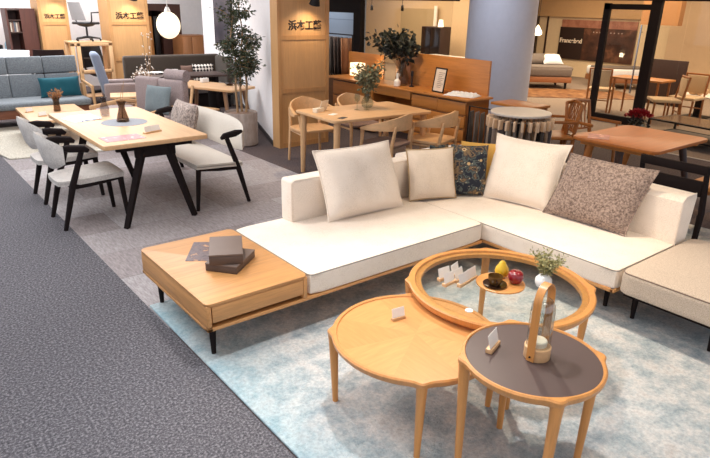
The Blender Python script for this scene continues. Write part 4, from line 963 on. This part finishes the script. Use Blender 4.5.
# crumpled cloth
bm = NB(); rnd = random.Random(2); n = 14; G = {}
for i in range(n+1):
    for j in range(n+1): G[i, j] = bm.verts.new((-.13+.26*i/n+rnd.uniform(-.008, .008), -.2+.4*j/n, .004+(.03*math.sin(i*.9+j*.5)**2+rnd.uniform(0, .012))*min(1, min(i, n-i, j, n-j)/2)))
for i in range(n):
    for j in range(n): bm.faces.new((G[i, j], G[i+1, j], G[i+1, j+1], G[i, j+1]))
o = tag(obj('cloth', bm, M_wc), 'crumpled pale cloth at the right end of the sideboard top', 'cloth', loc=(5.62, 4.94, .69), rz=.3); o.modifiers.new('s', 'SOLIDIFY').thickness = .004
# vases on sideboard
lv = thing('leafy_vase', 'grey glass jar vase with a big bunch of dark leaves on the sideboard', 'vase', (5.64, 6.04, .69))
bm = NB(); lathe(bm, [(0, 0), (.06, 0), (.085, .02), (.092, .10), (.075, .17), (.05, .21), (.06, .33), (.056, .33), (.046, .21), (.07, .17), (.087, .1), (.078, .022), (0, .012)], n=28); obj('body', bm, glass('grey_glass', (.75, .75, .75)), lv)
sb, lb = spray((0, 0, .1), 22, .52, .29, 34, .085, .06, 33, lean=Vector((-.11, .08, .03)), r0=.005, start=.62, droop=.0); obj('stems', sb, M_bark, lv); obj('leaves', lb, M_leafd, lv)
wv = thing('white_bottle_vase', 'white bottle-shaped vase in front of the glass vase on the sideboard', 'vase', (5.50, 5.98, .69)); bm = NB(); lathe(bm, [(0, 0), (.03, 0), (.042, .01), (.042, .07), (.016, .1), (.016, .17), (.013, .17), (.013, .1), (0, .09)], n=24); obj('body', bm, M_ceramic, wv)
dv = thing('black_candlestick', 'slim black candlestick in front of the rounded wooden board', 'candlestick', (5.66, 5.87, .69)); bm = NB(); lathe(bm, [(0, 0), (.035, 0), (.035, .008), (.01, .02), (.01, .13), (.018, .14), (.018, .2), (0, .2)], n=20); obj('body', bm, M_blackplas, dv)
rb = thing('wooden_board', 'round-topped wooden board leaning on the back panel of the sideboard', 'board', (5.79, 6.16, .69))
bm = NB(); pts = [(-.085, 0), (.085, 0)]+[(.085*math.cos(a), .21+.1*math.sin(a)) for a in [PI*k/14 for k in range(15)]]
a_ = [bm.verts.new((.0+z*.12, y, z)) for y, z in pts]; b_ = [bm.verts.new((.014+z*.12, y, z)) for y, z in pts]; bm.faces.new(a_); bm.faces.new(b_[::-1])
for k in range(len(pts)): bm.faces.new((a_[k], a_[(k+1) % len(pts)], b_[(k+1) % len(pts)], b_[k]))
obj('board', bm, wood('reddish_board', srgb(176, 112, 66), 2), rb)
# small lamp with square shade
sl = thing('shade_lamp', 'lit square paper lamp at the left end beside the hanging fabrics', 'lamp', (5.66, 7.02, .69))
bm = NB(); bb(bm, -.07, .07, -.09, .09, .03, .21, .004); obj('lamp_shade', bm, plain('lit_paper', srgb(255, 226, 180), .8, emit=(1, .72, .42), es=1.3), sl); bm = NB(); lathe(bm, [(0, 0), (.05, 0), (.05, .01), (.01, .015), (.01, .03), (0, .03)], n=20); obj('base', bm, M_metal, sl)
spot('paper_lamp_glow', (5.80, 6.88, .80), (6.0, 6.75, .85), 4, WARM, 150, 1, .05)

# hanger rack with fabrics
hr = thing('hanger_rack', 'black rail rack hung with long dark fabrics beside the sign panel', 'rack', (6.0, 8.0, 0))
bm = NB(); tube(bm, [(0, -.42, 0), (0, -.42, 1.25), (0, .55, 1.25), (0, .55, 0)], .014, 8); obj('rail', bm, M_metal, hr)
cols = [srgb(74, 62, 60), srgb(150, 134, 126), srgb(52, 44, 44), srgb(168, 156, 148), srgb(60, 50, 50), srgb(92, 76, 72), srgb(58, 48, 48), srgb(172, 120, 84), srgb(188, 130, 92)]
for k, c_ in enumerate(cols[:8]):
    y = .48-k*.11; bm = NB(); nn = 12; G = []
    for i in range(nn+1):
        a = i/nn; G.append([bm.verts.new((-.10+.2*a+0, y+.018*math.sin(a*9+k)*(1+.5*(1-z/1.2))-(1.2-z)*.05, z)) for z in (1.2, 1.0, .8, .62)])
    for A, B in zip(G, G[1:]):
        for q in range(3): bm.faces.new((A[q], A[q+1], B[q+1], B[q]))
    o = tag(obj('fabric_sample', bm, fabric('rack_fabric_%d' % k, c_)), 'long %s fabric sample hanging on the black rack, number %d from the left' % (('dark brown', 'beige', 'black', 'pale grey', 'dark grey', 'brown', 'dark', 'orange tan')[k], k+1), 'fabric', 'fabrics on the black rack', loc=(6.0, 8.0, 0)); o.modifiers.new('s', 'SOLIDIFY').thickness = .02
    o['label'] = 'long %s fabric sample hanging on the black rail rack' % (('dark brown', 'beige', 'black', 'pale grey', 'charcoal', 'chestnut brown', 'near-black', 'orange tan')[k])

# ---- round swatch stand
rs = thing('swatch_stand', 'round white-topped stand with fabric swatches hung around it behind the sofa', 'display stand', (5.29, 3.83, 0))
bm = NB(); lathe(bm, [(0, .665), (.305, .665), (.31, .672), (.31, .684), (.305, .69), (0, .69)], n=56); obj('round_top', bm, plain('white_tabletop', srgb(216, 208, 200), .45), rs)
bm = NB(); tube(bm, [(.28*math.cos(2*PI*k/48), .28*math.sin(2*PI*k/48), .615) for k in range(49)], .006, 6, cap=False)
for k in range(6): tube(bm, [(.28*math.cos(k), .28*math.sin(k), .615), (.23*math.cos(k), .23*math.sin(k), .667)], .005, 6)
obj('ring_rail', bm, M_chrome, rs)
bm = NB(); tube(bm, [(0, 0, .66), (0, 0, .02)], .02, 10); lathe(bm, [(0, 0), (.22, 0), (.22, .012), (0, .02)], n=32); obj('pole', bm, M_metal, rs)
sw = [srgb(176, 154, 136), srgb(120, 104, 94), srgb(190, 168, 148), srgb(64, 60, 64), srgb(150, 130, 118), srgb(86, 80, 84), srgb(196, 186, 176), srgb(108, 96, 90)]
SWL = ['tan', 'taupe', 'sand', 'charcoal', 'mushroom', 'slate', 'ivory', 'brown grey']
nsw = 26
for k in range(nsw):
    a = 2*PI*k/nsw; ca, sa_ = math.cos(a), math.sin(a); bm = NB(); w0 = .10; m_ = 4; pa = []
    for i in range(m_+1):
        f_ = i/m_; rr = .235+w0*f_+.0; off = .008*math.sin(f_*5+k)
        pa.append([bm.verts.new((ca*rr-sa_*off*(1+q), sa_*rr+ca*off*(1+q), z)) for q, z in enumerate((.60, .45, .28, .10))])
    for A, B in zip(pa, pa[1:]):
        for q in range(3): bm.faces.new((A[q], A[q+1], B[q+1], B[q]))
    o = obj('fabric_swatch', bm, fabric('swatch_%d' % (k % 8), sw[k % 8]))
    tag(o, 'fabric swatch hanging from the rail of the round white-topped stand', 'fabric swatch', 'swatches around the round stand', loc=(5.29, 3.83, 0)); o.modifiers.new('s', 'SOLIDIFY').thickness = .012
    bm = NB(); add_box(bm, (ca*.29, sa_*.29, .58), (.112, .024, .10), .004, 1, Matrix.Rotation(a, 3, 'Z')); obj('header_card', bm, plain('beige_header', srgb(222, 192, 162), .7), o)
# second dark swatch rack between sideboard and stand
r2_ = thing('swatch_rack', 'dark low rack with hanging grey fabrics between the sideboard and round stand', 'rack', (5.52, 4.42, 0))
bm = NB(); tube(bm, [(-.12, -.2, 0), (-.12, -.2, .63), (-.12, .2, .63), (-.12, .2, 0)], .012, 6); bb(bm, -.16, .16, -.22, .22, 0, .03); obj('rail', bm, M_metal, r2_)
bm = NB(); bb(bm, .25, .65, -.35, .2, .62, .65, .004); bb(bm, .6, .63, -.33, .18, 0, .62); bb(bm, .27, .3, -.33, -.3, 0, .62); obj('wooden_shelf', bm, M_sbx, r2_)
for k in range(5):
    bm = NB(); add_box(bm, (-.12, -.16+.08*k, .37), (.13, .018, .42), .008, 2, Matrix.Rotation(.4, 3, 'Z')); tag(obj('fabric_sample', bm, fabric('rack2_%d' % (k % 3), (srgb(120, 112, 114), srgb(60, 52, 54), srgb(96, 86, 84))[k % 3])), 'grey fabric sample hanging on the dark low rack beside the sideboard', 'fabric', 'fabrics on the low rack', loc=(5.52, 4.42, 0))
# easel-like oak frame chair right of the stand and spindle chair
def spindle_chair(label, loc, rz):
    t = thing('spindle_chair', label, 'chair', loc, rz)   # faces +y
    bm = NB(); prism(bm, rrect(.42, .42, .04, 3), .36, .39, .006); obj('seat', bm, M_sbx, t)
    for sx in (-1, 1):
        bm = NB(); tube(bm, [(sx*.19, -.2, 0), (sx*.185, -.19, .4), (sx*.175, -.25, .74)], [.018, .022, .016], 8); obj('leg', bm, M_sbz, t)
        taper('leg', (sx*.18, .17, .37), (sx*.19, .19, 0), .02, .015, M_sbz, t)
        bm = NB(); tube(bm, [(sx*.2, .15, .37), (sx*.21, .14, .54)], .012, 8); tube(bm, [(sx*.19, -.22, .55), (sx*.22, .18, .55)], [.014, .018], 8, .6); obj('armrest', bm, M_sbz, t)
    bm = NB(); tube(bm, [(-.18, -.245, .73), (0, -.26, .745), (.18, -.245, .73)], .02, 8, .6); obj('top_rail', bm, M_sbz, t); bm = NB(); tube(bm, [(-.18, -.2, .44), (.18, -.2, .44)], .012, 8); obj('lower_rail', bm, M_sbz, t)
    for k in range(5): bm = NB(); x = -.11+.055*k; tube(bm, [(x, -.2, .44), (x, -.25, .73)], .007, 6); obj('spindle', bm, M_sbz, t)
    return t
spindle_chair('oak spindle-back chair at the far left side of the right oak table', (6.16, 3.50, 0), math.radians(170))
f2 = spindle_chair('oak spindle-back chair standing behind the round swatch stand', (5.90, 3.84, 0), math.radians(50))

# ---- right oak table
rt = thing('oak_table', 'honey oak dining table with slanted legs on the right, a red flyer on its corner', 'table', (5.34, 2.56, 0))
bm = NB(); prism(bm, rrect(.99, .78, .06, 5), .613, .64, .008); obj('tabletop', bm, wood('honey_table_top', srgb(182, 106, 42), 0, .35, .88), rt)
for x_ in (-.40, .40): bm = NB(); bb(bm, x_-.02, x_+.02, -.33, .33, .57, .613, .003); obj('apron', bm, M_sbx, rt)
for sx, sy in ((-1, 1), (-1, -.2), (1, 1), (1, -1)):
    taper('leg', (sx*.38, sy*.22+.02, .6), (sx*.40, sy*.36+.0, 0), .034, .022, M_sbz if sy > 0 else M_dkwood, rt)
bm = NB(); bb(bm, -.12, .12, -.09, .09, 0, .002); tag(obj('flyer', bm, print_mat('dark_red_flyer', [(.4, srgb(130, 40, 36)), (.6, srgb(180, 90, 76)), (.7, srgb(226, 190, 160))], 16), smooth=False), 'red flyer on the left corner of the right oak table', 'flyer', loc=(5.02, 2.78, .64), rz=.5)
dc = thing('dark_chair', 'dark brown ladder-back chair behind the right end of the cream sofa', 'chair', (4.60, 1.81, 0), -PI/2)
for sx in (-1, 1):
    bm = NB(); tube(bm, [(sx*.225, -.22, 0), (sx*.225, -.2, .38), (sx*.225, -.26, .72)], [.018, .024, .018], 6); obj('leg', bm, M_black, dc)
    taper('leg', (sx*.21, .2, .38), (sx*.22, .22, 0), .022, .016, M_black, dc)
bm = NB(); bb(bm, -.235, .235, -.275, -.235, .66, .72, .008); obj('top_rail', bm, M_black, dc)
bm = NB(); bb(bm, -.21, .21, -.25, -.225, .50, .61, .004); obj('back_slat', bm, M_black, dc)
bm = NB(); bb(bm, -.23, .23, -.22, .24, .36, .40, .012); obj('seat', bm, fabric('dark_seat', srgb(96, 74, 62)), dc)
oc2 = thing('oak_chair', 'honey oak chair at the right edge, partly out of view beside the dark chair', 'chair', (5.30, 1.78, 0), 0)
bm = NB(); prism(bm, rrect(.44, .44, .05, 3), .36, .395, .006); obj('seat', bm, M_sbx, oc2)
for sx in (-1, 1):
    taper('leg', (sx*.19, .18, .37), (sx*.2, .2, 0), .024, .016, M_sbz, oc2); bm = NB(); tube(bm, [(sx*.2, -.2, 0), (sx*.19, -.19, .38), (sx*.19, -.25, .68)], [.018, .022, .016], 8); obj('leg', bm, M_sbz, oc2)
bm = NB(); bb(bm, -.2, .2, -.26, -.235, .58, .68, .008); obj('back_rail', bm, M_sbz, oc2)

# ================================================================ GLASS FRONTS AND ROOMS BEHIND
M_frame = plain('black_door_frame', srgb(24, 14, 12), .7); M_frame.node_tree.nodes['Principled BSDF'].inputs['Specular IOR Level'].default_value = .2
d1 = NB(); X0 = 9.3
bb(d1, X0-.03, X0+.03, 5.30, 5.40, .0, 1.80); bb(d1, X0-.03, X0+.03, 4.52, 5.40, 1.71, 1.79); bb(d1, X0-.03, X0+.03, 4.62, 5.30, 0, .12); bb(d1, X0-.04, X0+.04, 4.50, 4.65, 0, 2.0)
o = struct('door_1', d1, M_frame)
dg = NB(); bb(dg, X0-.004, X0+.004, 4.65, 5.30, .12, 1.70); struct('door_pane', dg, M_pane, o)
bm = NB(); tube(bm, [(X0-.06, 4.73, .5), (X0-.06, 4.73, 1.5)], .012, 8); tube(bm, [(X0-.06, 4.73, .6), (X0, 4.73, .6)], .008, 6); tube(bm, [(X0-.06, 4.73, 1.4), (X0, 4.73, 1.4)], .008, 6); struct('door_handle', bm, M_chrome, o)
bm = NB()
for y0, y1 in ((3.1, 4.1), (1.6, 3.09), (4.11, 4.49)): bb(bm, X0-.005, X0+.005, y0, y1, 0, 2.3)
struct('window_1', bm, M_pane)
bm = NB(); bb(bm, X0-.06, X0+.06, -3, 6.4, 1.84, 1.90); struct('trim_2', bm, M_frame)
bm = NB(); bb(bm, 7.94, 8.06, 9.80, 10.02, 0, 2.2); struct('trim_3', bm, M_frame)
bm = NB(); bb(bm, 8.0-.005, 8.005, 7.4, 9.8, 0, 1.78); struct('window_2', bm, M_pane)
bm = NB(); bb(bm, 7.95, 8.05, 7.3, 10.9, 1.78, 1.86); struct('trim_4', bm, M_frame)
bm = NB(); bb(bm, 8.0, 8.1, 10.02, 11.4, 1.53, 2.0); struct('trim_5', bm, M_frame)
# blue grey tiled wall seen above the fabric rack
def tilewall():
    m, nt, b = new_mat('blue_grey_wall_tiles'); br = N(nt, 'ShaderNodeTexBrick'); br.offset = 0
    nt.links.new(coords(nt, (1, 1, 1), (PI/2, 0, PI/2)), br.inputs['Vector']); br.inputs['Scale'].default_value = 1; br.inputs['Brick Width'].default_value = .34; br.inputs['Row Height'].default_value = .5; br.inputs['Mortar Size'].default_value = .006
    br.inputs['Color1'].default_value = (*srgb(140, 152, 168), 1); br.inputs['Color2'].default_value = (*srgb(146, 158, 174), 1); br.inputs['Mortar'].default_value = (*srgb(104, 112, 126), 1); nt.links.new(br.outputs[0], b.inputs['Base Color']); return m
bm = NB(); bb(bm, 8.9, 9.0, 10.9, 13.2, 0, 2.2); struct('wall_tiled', bm, tilewall())
bm = NB(); bb(bm, 6.4, 6.5, 8.6, 9.6, 0, .72); struct('wall_low', bm, wood('low_wall_wood', srgb(120, 84, 60), 1))
area('tiled_wall_light', (8.3, 12.0, 2.3), (.4, 1.4), 14, COOL)
# interior of glass room (beyond window 2)
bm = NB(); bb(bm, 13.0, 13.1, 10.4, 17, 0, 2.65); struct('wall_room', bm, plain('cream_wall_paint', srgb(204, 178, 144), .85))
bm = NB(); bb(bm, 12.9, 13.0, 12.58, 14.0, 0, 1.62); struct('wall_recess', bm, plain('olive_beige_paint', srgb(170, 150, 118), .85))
cb = thing('dark_display_cabinet', 'dark tall cabinet seen through the glass behind the sideboard', 'cabinet', (12.3, 11.85, 0))
bm = NB(); bb(bm, -.2, .2, -.28, .42, 0, 1.18, .01); obj('carcass', bm, M_dkwood, cb); 
for y in (-.27, .08): bm = NB(); bb(bm, -.215, -.2, y, y+.33, .32, 1.16, .004); obj('door', bm, plain('dark_glass_door', srgb(30, 20, 18), .12), cb)
wl = thing('white_table_lamp', 'small white lamp on top of the dark cabinet behind the glass', 'lamp', (12.25, 11.72, 1.18)); bm = NB(); lathe(bm, [(0, 0), (.08, 0), (.05, .18), (0, .18)], n=20); obj('lamp_shade', bm, plain('lit_white_shade', srgb(255, 240, 215), .7, emit=(1, .85, .65), es=1.0), wl)
ct = thing('white_counter', 'long white counter seen through the glass above the sideboard panel', 'counter', (10.0, 9.4, 0)); bm = NB(); bb(bm, -.25, .25, -.9, .5, .64, .68, .004); obj('countertop', bm, M_ceramic, ct); bm = NB(); bb(bm, -.2, .2, -.85, .45, 0, .64); obj('base', bm, M_dkwood, ct)
bm = NB(); bb(bm, 12.86, 12.9, 12.50, 12.6, 0, 1.7); struct('trim_6', bm, M_ceramic)
def track_spot(label, x, y, z, tx, s=1):
    t = thing('track_spotlight', label, 'spotlight', (x, y, z)); bm = NB(); tube(bm, [(0, 0, 2.65-z), (0, 0, 0)], .008*s, 6); obj('stem', bm, M_metal, t)
    bm = NB(); tube(bm, [(0, 0, 0), (.03*s, .03*s, -.12*s)], [.03*s, .04*s], 10); obj('head', bm, M_metal, t)
track_spot('black track spotlight seen through the glass over the leafy vase', 11.0, 13.1, 1.68, 0)
track_spot('black track spotlight seen through the glass near the column', 11.0, 11.9, 1.69, 0)
# wardrobe-ish tiny windows: bedroom
bm = NB(); bb(bm, 15.0, 15.1, 6.9, 10.6, 0, 2.65); struct('wall_bedroom', bm, plain('bedroom_wall_paint', srgb(224, 200, 164), .85))
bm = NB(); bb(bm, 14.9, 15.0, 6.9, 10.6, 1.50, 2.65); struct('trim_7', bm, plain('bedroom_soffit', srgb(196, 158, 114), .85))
bm = NB(); bb(bm, 14.97, 15.0, 10.30, 10.34, 0, 1.5); struct('trim_8', bm, M_dkwood)
wg_ = thing('wall_poster', 'wide dark brown poster with white lettering on the bedroom wall', 'poster', (14.98, 8.8, 0))
bm = NB(); bb(bm, -.03, .0, -1.05, 1.07, .44, 1.25); obj('poster_sheet', bm, print_mat('dark_poster_print', [(.35, srgb(48, 28, 20)), (.55, srgb(84, 52, 38)), (.62, srgb(120, 80, 58)), (.75, srgb(70, 42, 30))], 3), wg_, False)
bm = NB(); bb(bm, -.04, -.03, .36, 1.07, .44, 1.25); obj('dark_field', bm, plain('poster_black_brown', srgb(40, 22, 16), .5), wg_, False)
bm = NB(); bb(bm, -.03, 0, -1.05, 1.05, 1.25, 1.44); obj('header_band', bm, print_mat('poster_rose_band', [(.4, srgb(150, 96, 76)), (.6, srgb(176, 122, 98))], 5), wg_, False)
M_wt = plain('white_lettering', srgb(240, 226, 206), .5)
sign_text(wg_, 'Francebed', .16, (-.043, .71, .86), M_wt, (PI/2, 0, -PI/2), .002)
sign_text(wg_, '・・・ ・・・・ ・・', .09, (-.034, -.3, 1.12), M_wt, (PI/2, 0, -PI/2), .002)['label'] = 'row of small light marks'
def bed(label, x, y, rz, L, W, hs, cov, legs=True):
    t = thing('bed', label, 'bed', (x, y, 0), rz)
    bm = NB(); bb(bm, -L/2, L/2, -W/2, W/2, .14, .26, .01); obj('base', bm, wood('bed_base_wood', srgb(150, 96, 58), 0), t)
    bm = NB(); bb(bm, -L/2, L/2, -W/2, W/2, .262, .46, .05, 3); obj('mattress', bm, cov, t)
    bm = NB(); bb(bm, -L/2+.02, L/2-.3, -W/2-.015, W/2+.015, .40, .485, .03, 3); obj('blanket', bm, hs, t)
    for sx in (-1, 1):
        for sy in (-1, 1): taper('leg', (sx*L*.42, sy*W*.4, .15), (sx*L*.42, sy*W*.4, 0), .03, .025, M_metal, t)
    return t
M_bedg = fabric('striped_grey_bedding', srgb(120, 108, 100), srgb(88, 78, 72), 60)
bed('bed with grey bedding and a pillow seen between the column and door frame', 12.3, 8.42, math.radians(50), .9, 1.05, M_bedg, M_bedg)
bed('pale bed behind the black door frame, at the foot of the poster wall', 13.75, 7.45, math.radians(50), .9, 1.1, fabric('brown_bed_cover', srgb(96, 82, 72)), M_wc)
pillow('cushion', 'grey pillow on the bed beside the column', (12.2, 8.75), (12.6, 8.45), .3, .16, .9, M_bedg, zb=.50, seed=41)
pillow('cushion', 'white pillow on the bed beside the column', (12.4, 8.50), (12.8, 8.25), .34, .14, 1.0, M_wc, zb=.50, seed=42)
bm = NB(); bb(bm, -1.3, 1.3, -.7, .7, 0, .012); tag(obj('patterned_rug', bm, print_mat('red_brown_rug_print', [(.35, srgb(96, 60, 40)), (.5, srgb(140, 96, 62)), (.65, srgb(170, 128, 88))], 6)), 'reddish brown patterned rug on the floor in front of the beds', 'rug', loc=(11.75, 7.35, 0), rz=math.radians(-40))
pl = thing('cage_pendant', 'small glowing pendant lamp right beside the column top', 'lamp', (12.0, 8.50, 0)); bm = NB(); lathe(bm, [(0, 1.36), (.09, 1.22), (.1, 1.16), (.06, 1.13), (0, 1.13)], n=20); obj('bulb_shade', bm, plain('lit_bulb', srgb(255, 240, 205), .6, emit=(1, .85, .55), es=2.0), pl); bm = NB(); tube(bm, [(0, 0, 1.36), (0, 0, 2.65)], .006, 6); obj('cord', bm, M_metal, pl)
# glass side showroom right
bm = NB(); prism(bm, [(14.8, 6.9), (14.9, 6.9), (14.4, 4.2), (14.3, 4.2)], 0, 2.65); struct('wall_showroom', bm, M_wallwarm)
bm = NB(); bb(bm, 13.4, 13.6, 6.1, 6.9, 1.42, 1.9); struct('trim_9', bm, plain('brown_soffit', srgb(170, 122, 78), .8))
bd = thing('dark_board', 'large dark brown board behind the chairs on the right', 'board', (12.0, 5.47, 0)); bm = NB(); bb(bm, -.03, .03, -.34, .36, 0, .84, .01); obj('panel', bm, M_dkwood, bd)
def wood_chair(label, loc, rz):
    t = thing('upholstered_chair', label, 'chair', loc, rz)  # faces +y
    bm = NB(); bb(bm, -.21, .21, -.2, .22, .35, .40, .015, 3); obj('seat', bm, M_paperseat, t)
    bm = NB(); add_box(bm, (0, -.24, .58), (.32, .03, .28), .012, 2); obj('backrest', bm, M_paperseat, t)
    for sx in (-1, 1):
        bm = NB(); tube(bm, [(sx*.18, -.22, 0), (sx*.18, -.2, .38), (sx*.18, -.26, .75)], .017, 8); obj('leg', bm, M_sbz, t); taper('leg', (sx*.18, .18, .36), (sx*.18, .2, 0), .017, .014, M_sbz, t)
    bm = NB(); tube(bm, [(-.18, -.255, .74), (.18, -.255, .74)], .016, 8); obj('top_rail', bm, M_sbz, t); bm = NB(); tube(bm, [(-.18, -.2, .2), (.18, -.2, .2)], .010, 6); obj('stretcher', bm, M_sbz, t)
    return t
M_paperseat = fabric('cream_seat_fabric', srgb(214, 184, 144))
wood_chair('oak chair with cream back seen through the glass door', (10.28, 5.80, 0), math.radians(-70))
wood_chair('oak chair just right of the thick black door post', (9.95, 4.50, 0), math.radians(40))
wood_chair('oak chair with cream back in front of the dark board', (10.55, 4.42, 0), math.radians(90))
tt = thing('small_dining_table', 'small oak dining table behind the black door post', 'table', (10.35, 5.12, 0)); bm = NB(); bb(bm, -.25, .25, -.45, .45, .6, .63, .004); obj('tabletop', bm, M_sbx, tt)
for sx in (-1, 1):
    for sy in (-1, 1): taper('leg', (sx*.2, sy*.38, .6), (sx*.2, sy*.38, 0), .02, .015, M_sbz, tt)
bk = thing('black_coffee_table', 'black metal frame coffee table with dark shelf at the right edge', 'table', (8.62, 3.42, 0), math.radians(-8))
bm = NB()
for x in (-.32, .32):
    for y in (-.48, .48): bb(bm, x-.012, x+.012, y-.012, y+.012, 0, .30)
for z in (.30, .10):
    for x in (-.32, .32): bb(bm, x-.012, x+.012, -.48, .48, z, z+.02)
    for y in (-.48, .48): bb(bm, -.32, .32, y-.012, y+.012, z, z+.02)
obj('frame', bm, M_metal, bk)
bm = NB(); bb(bm, -.3, .3, -.46, .46, .312, .322); obj('tabletop', bm, plain('smoked_top', srgb(96, 78, 66), .15), bk); bm = NB(); bb(bm, -.3, .3, -.46, .46, .105, .115); obj('shelf', bm, M_dkwood, bk)
bw = thing('white_bowl', 'pale bowl on the black coffee table at the right edge', 'bowl', (8.7, 3.12, .323)); bm = NB(); lathe(bm, [(0, 0), (.06, 0), (.13, .07), (.13, .09), (.12, .09), (.05, .012), (0, .012)], n=28); obj('dish', bm, M_ceramic, bw)
st2 = thing('white_side_table', 'small white-topped table with bread plate at the far right', 'table', (11.15, 4.45, 0)); bm = NB(); bb(bm, -.3, .3, -.3, .3, .36, .38, .004); obj('tabletop', bm, M_ceramic, st2); bm = NB(); bb(bm, -.05, .05, -.05, .05, .012, .36); bb(bm, -.2, .2, -.2, .2, 0, .012); obj('pedestal', bm, M_metal, st2)
bm = NB(); rnd = random.Random(8)
for k in range(7): bmesh.ops.create_icosphere(bm, subdivisions=2, radius=.05, matrix=Matrix.Translation((rnd.uniform(-.12, .12), rnd.uniform(-.1, .1), .045)))
tag(obj('display_food', bm, plain('bread_tone', srgb(206, 170, 130), .7)), 'pale bread-like display food on the small white table', 'food', loc=(11.1, 4.47, .38)); bpy.data.objects['display_food']['kind'] = 'stuff'
fl = thing('flower_arrangement', 'red flowers in a glass bowl behind the right oak table', 'flowers', (7.6, 3.72, 0))
bm = NB(); tube(bm, [(0, 0, .0), (0, 0, .2)], .02, 8); lathe(bm, [(0, .2), (.05, .2), (.1, .25), (.11, .32), (.08, .38), (.075, .38), (.1, .32), (.09, .26), (0, .215)], n=28); lathe(bm, [(0, 0), (.1, 0), (.1, .01), (0, .02)], n=24); obj('glass_bowl', bm, M_vaseglass, fl)
bm = NB(); rnd = random.Random(3)
for k in range(160):
    a = rnd.uniform(0, 2*PI); r = rnd.uniform(.02, .14); p = Vector((r*math.cos(a), r*math.sin(a), .42+.07*math.cos(r*9)+rnd.uniform(-.02, .02))); d = Vector((math.cos(a)*r*6, math.sin(a)*r*6, rnd.uniform(.1, .8))); leaf(bm, p, d, .05, .045, rnd)
obj('petals', bm, plain('dark_red_petals', srgb(150, 16, 28), .5), fl)
sb, lb = spray((0, 0, .26), 10, .14, .14, 12, .05, .03, 55, r0=.003); obj('stems', sb, M_leafd, fl); obj('leaves', lb, M_leafd, fl)
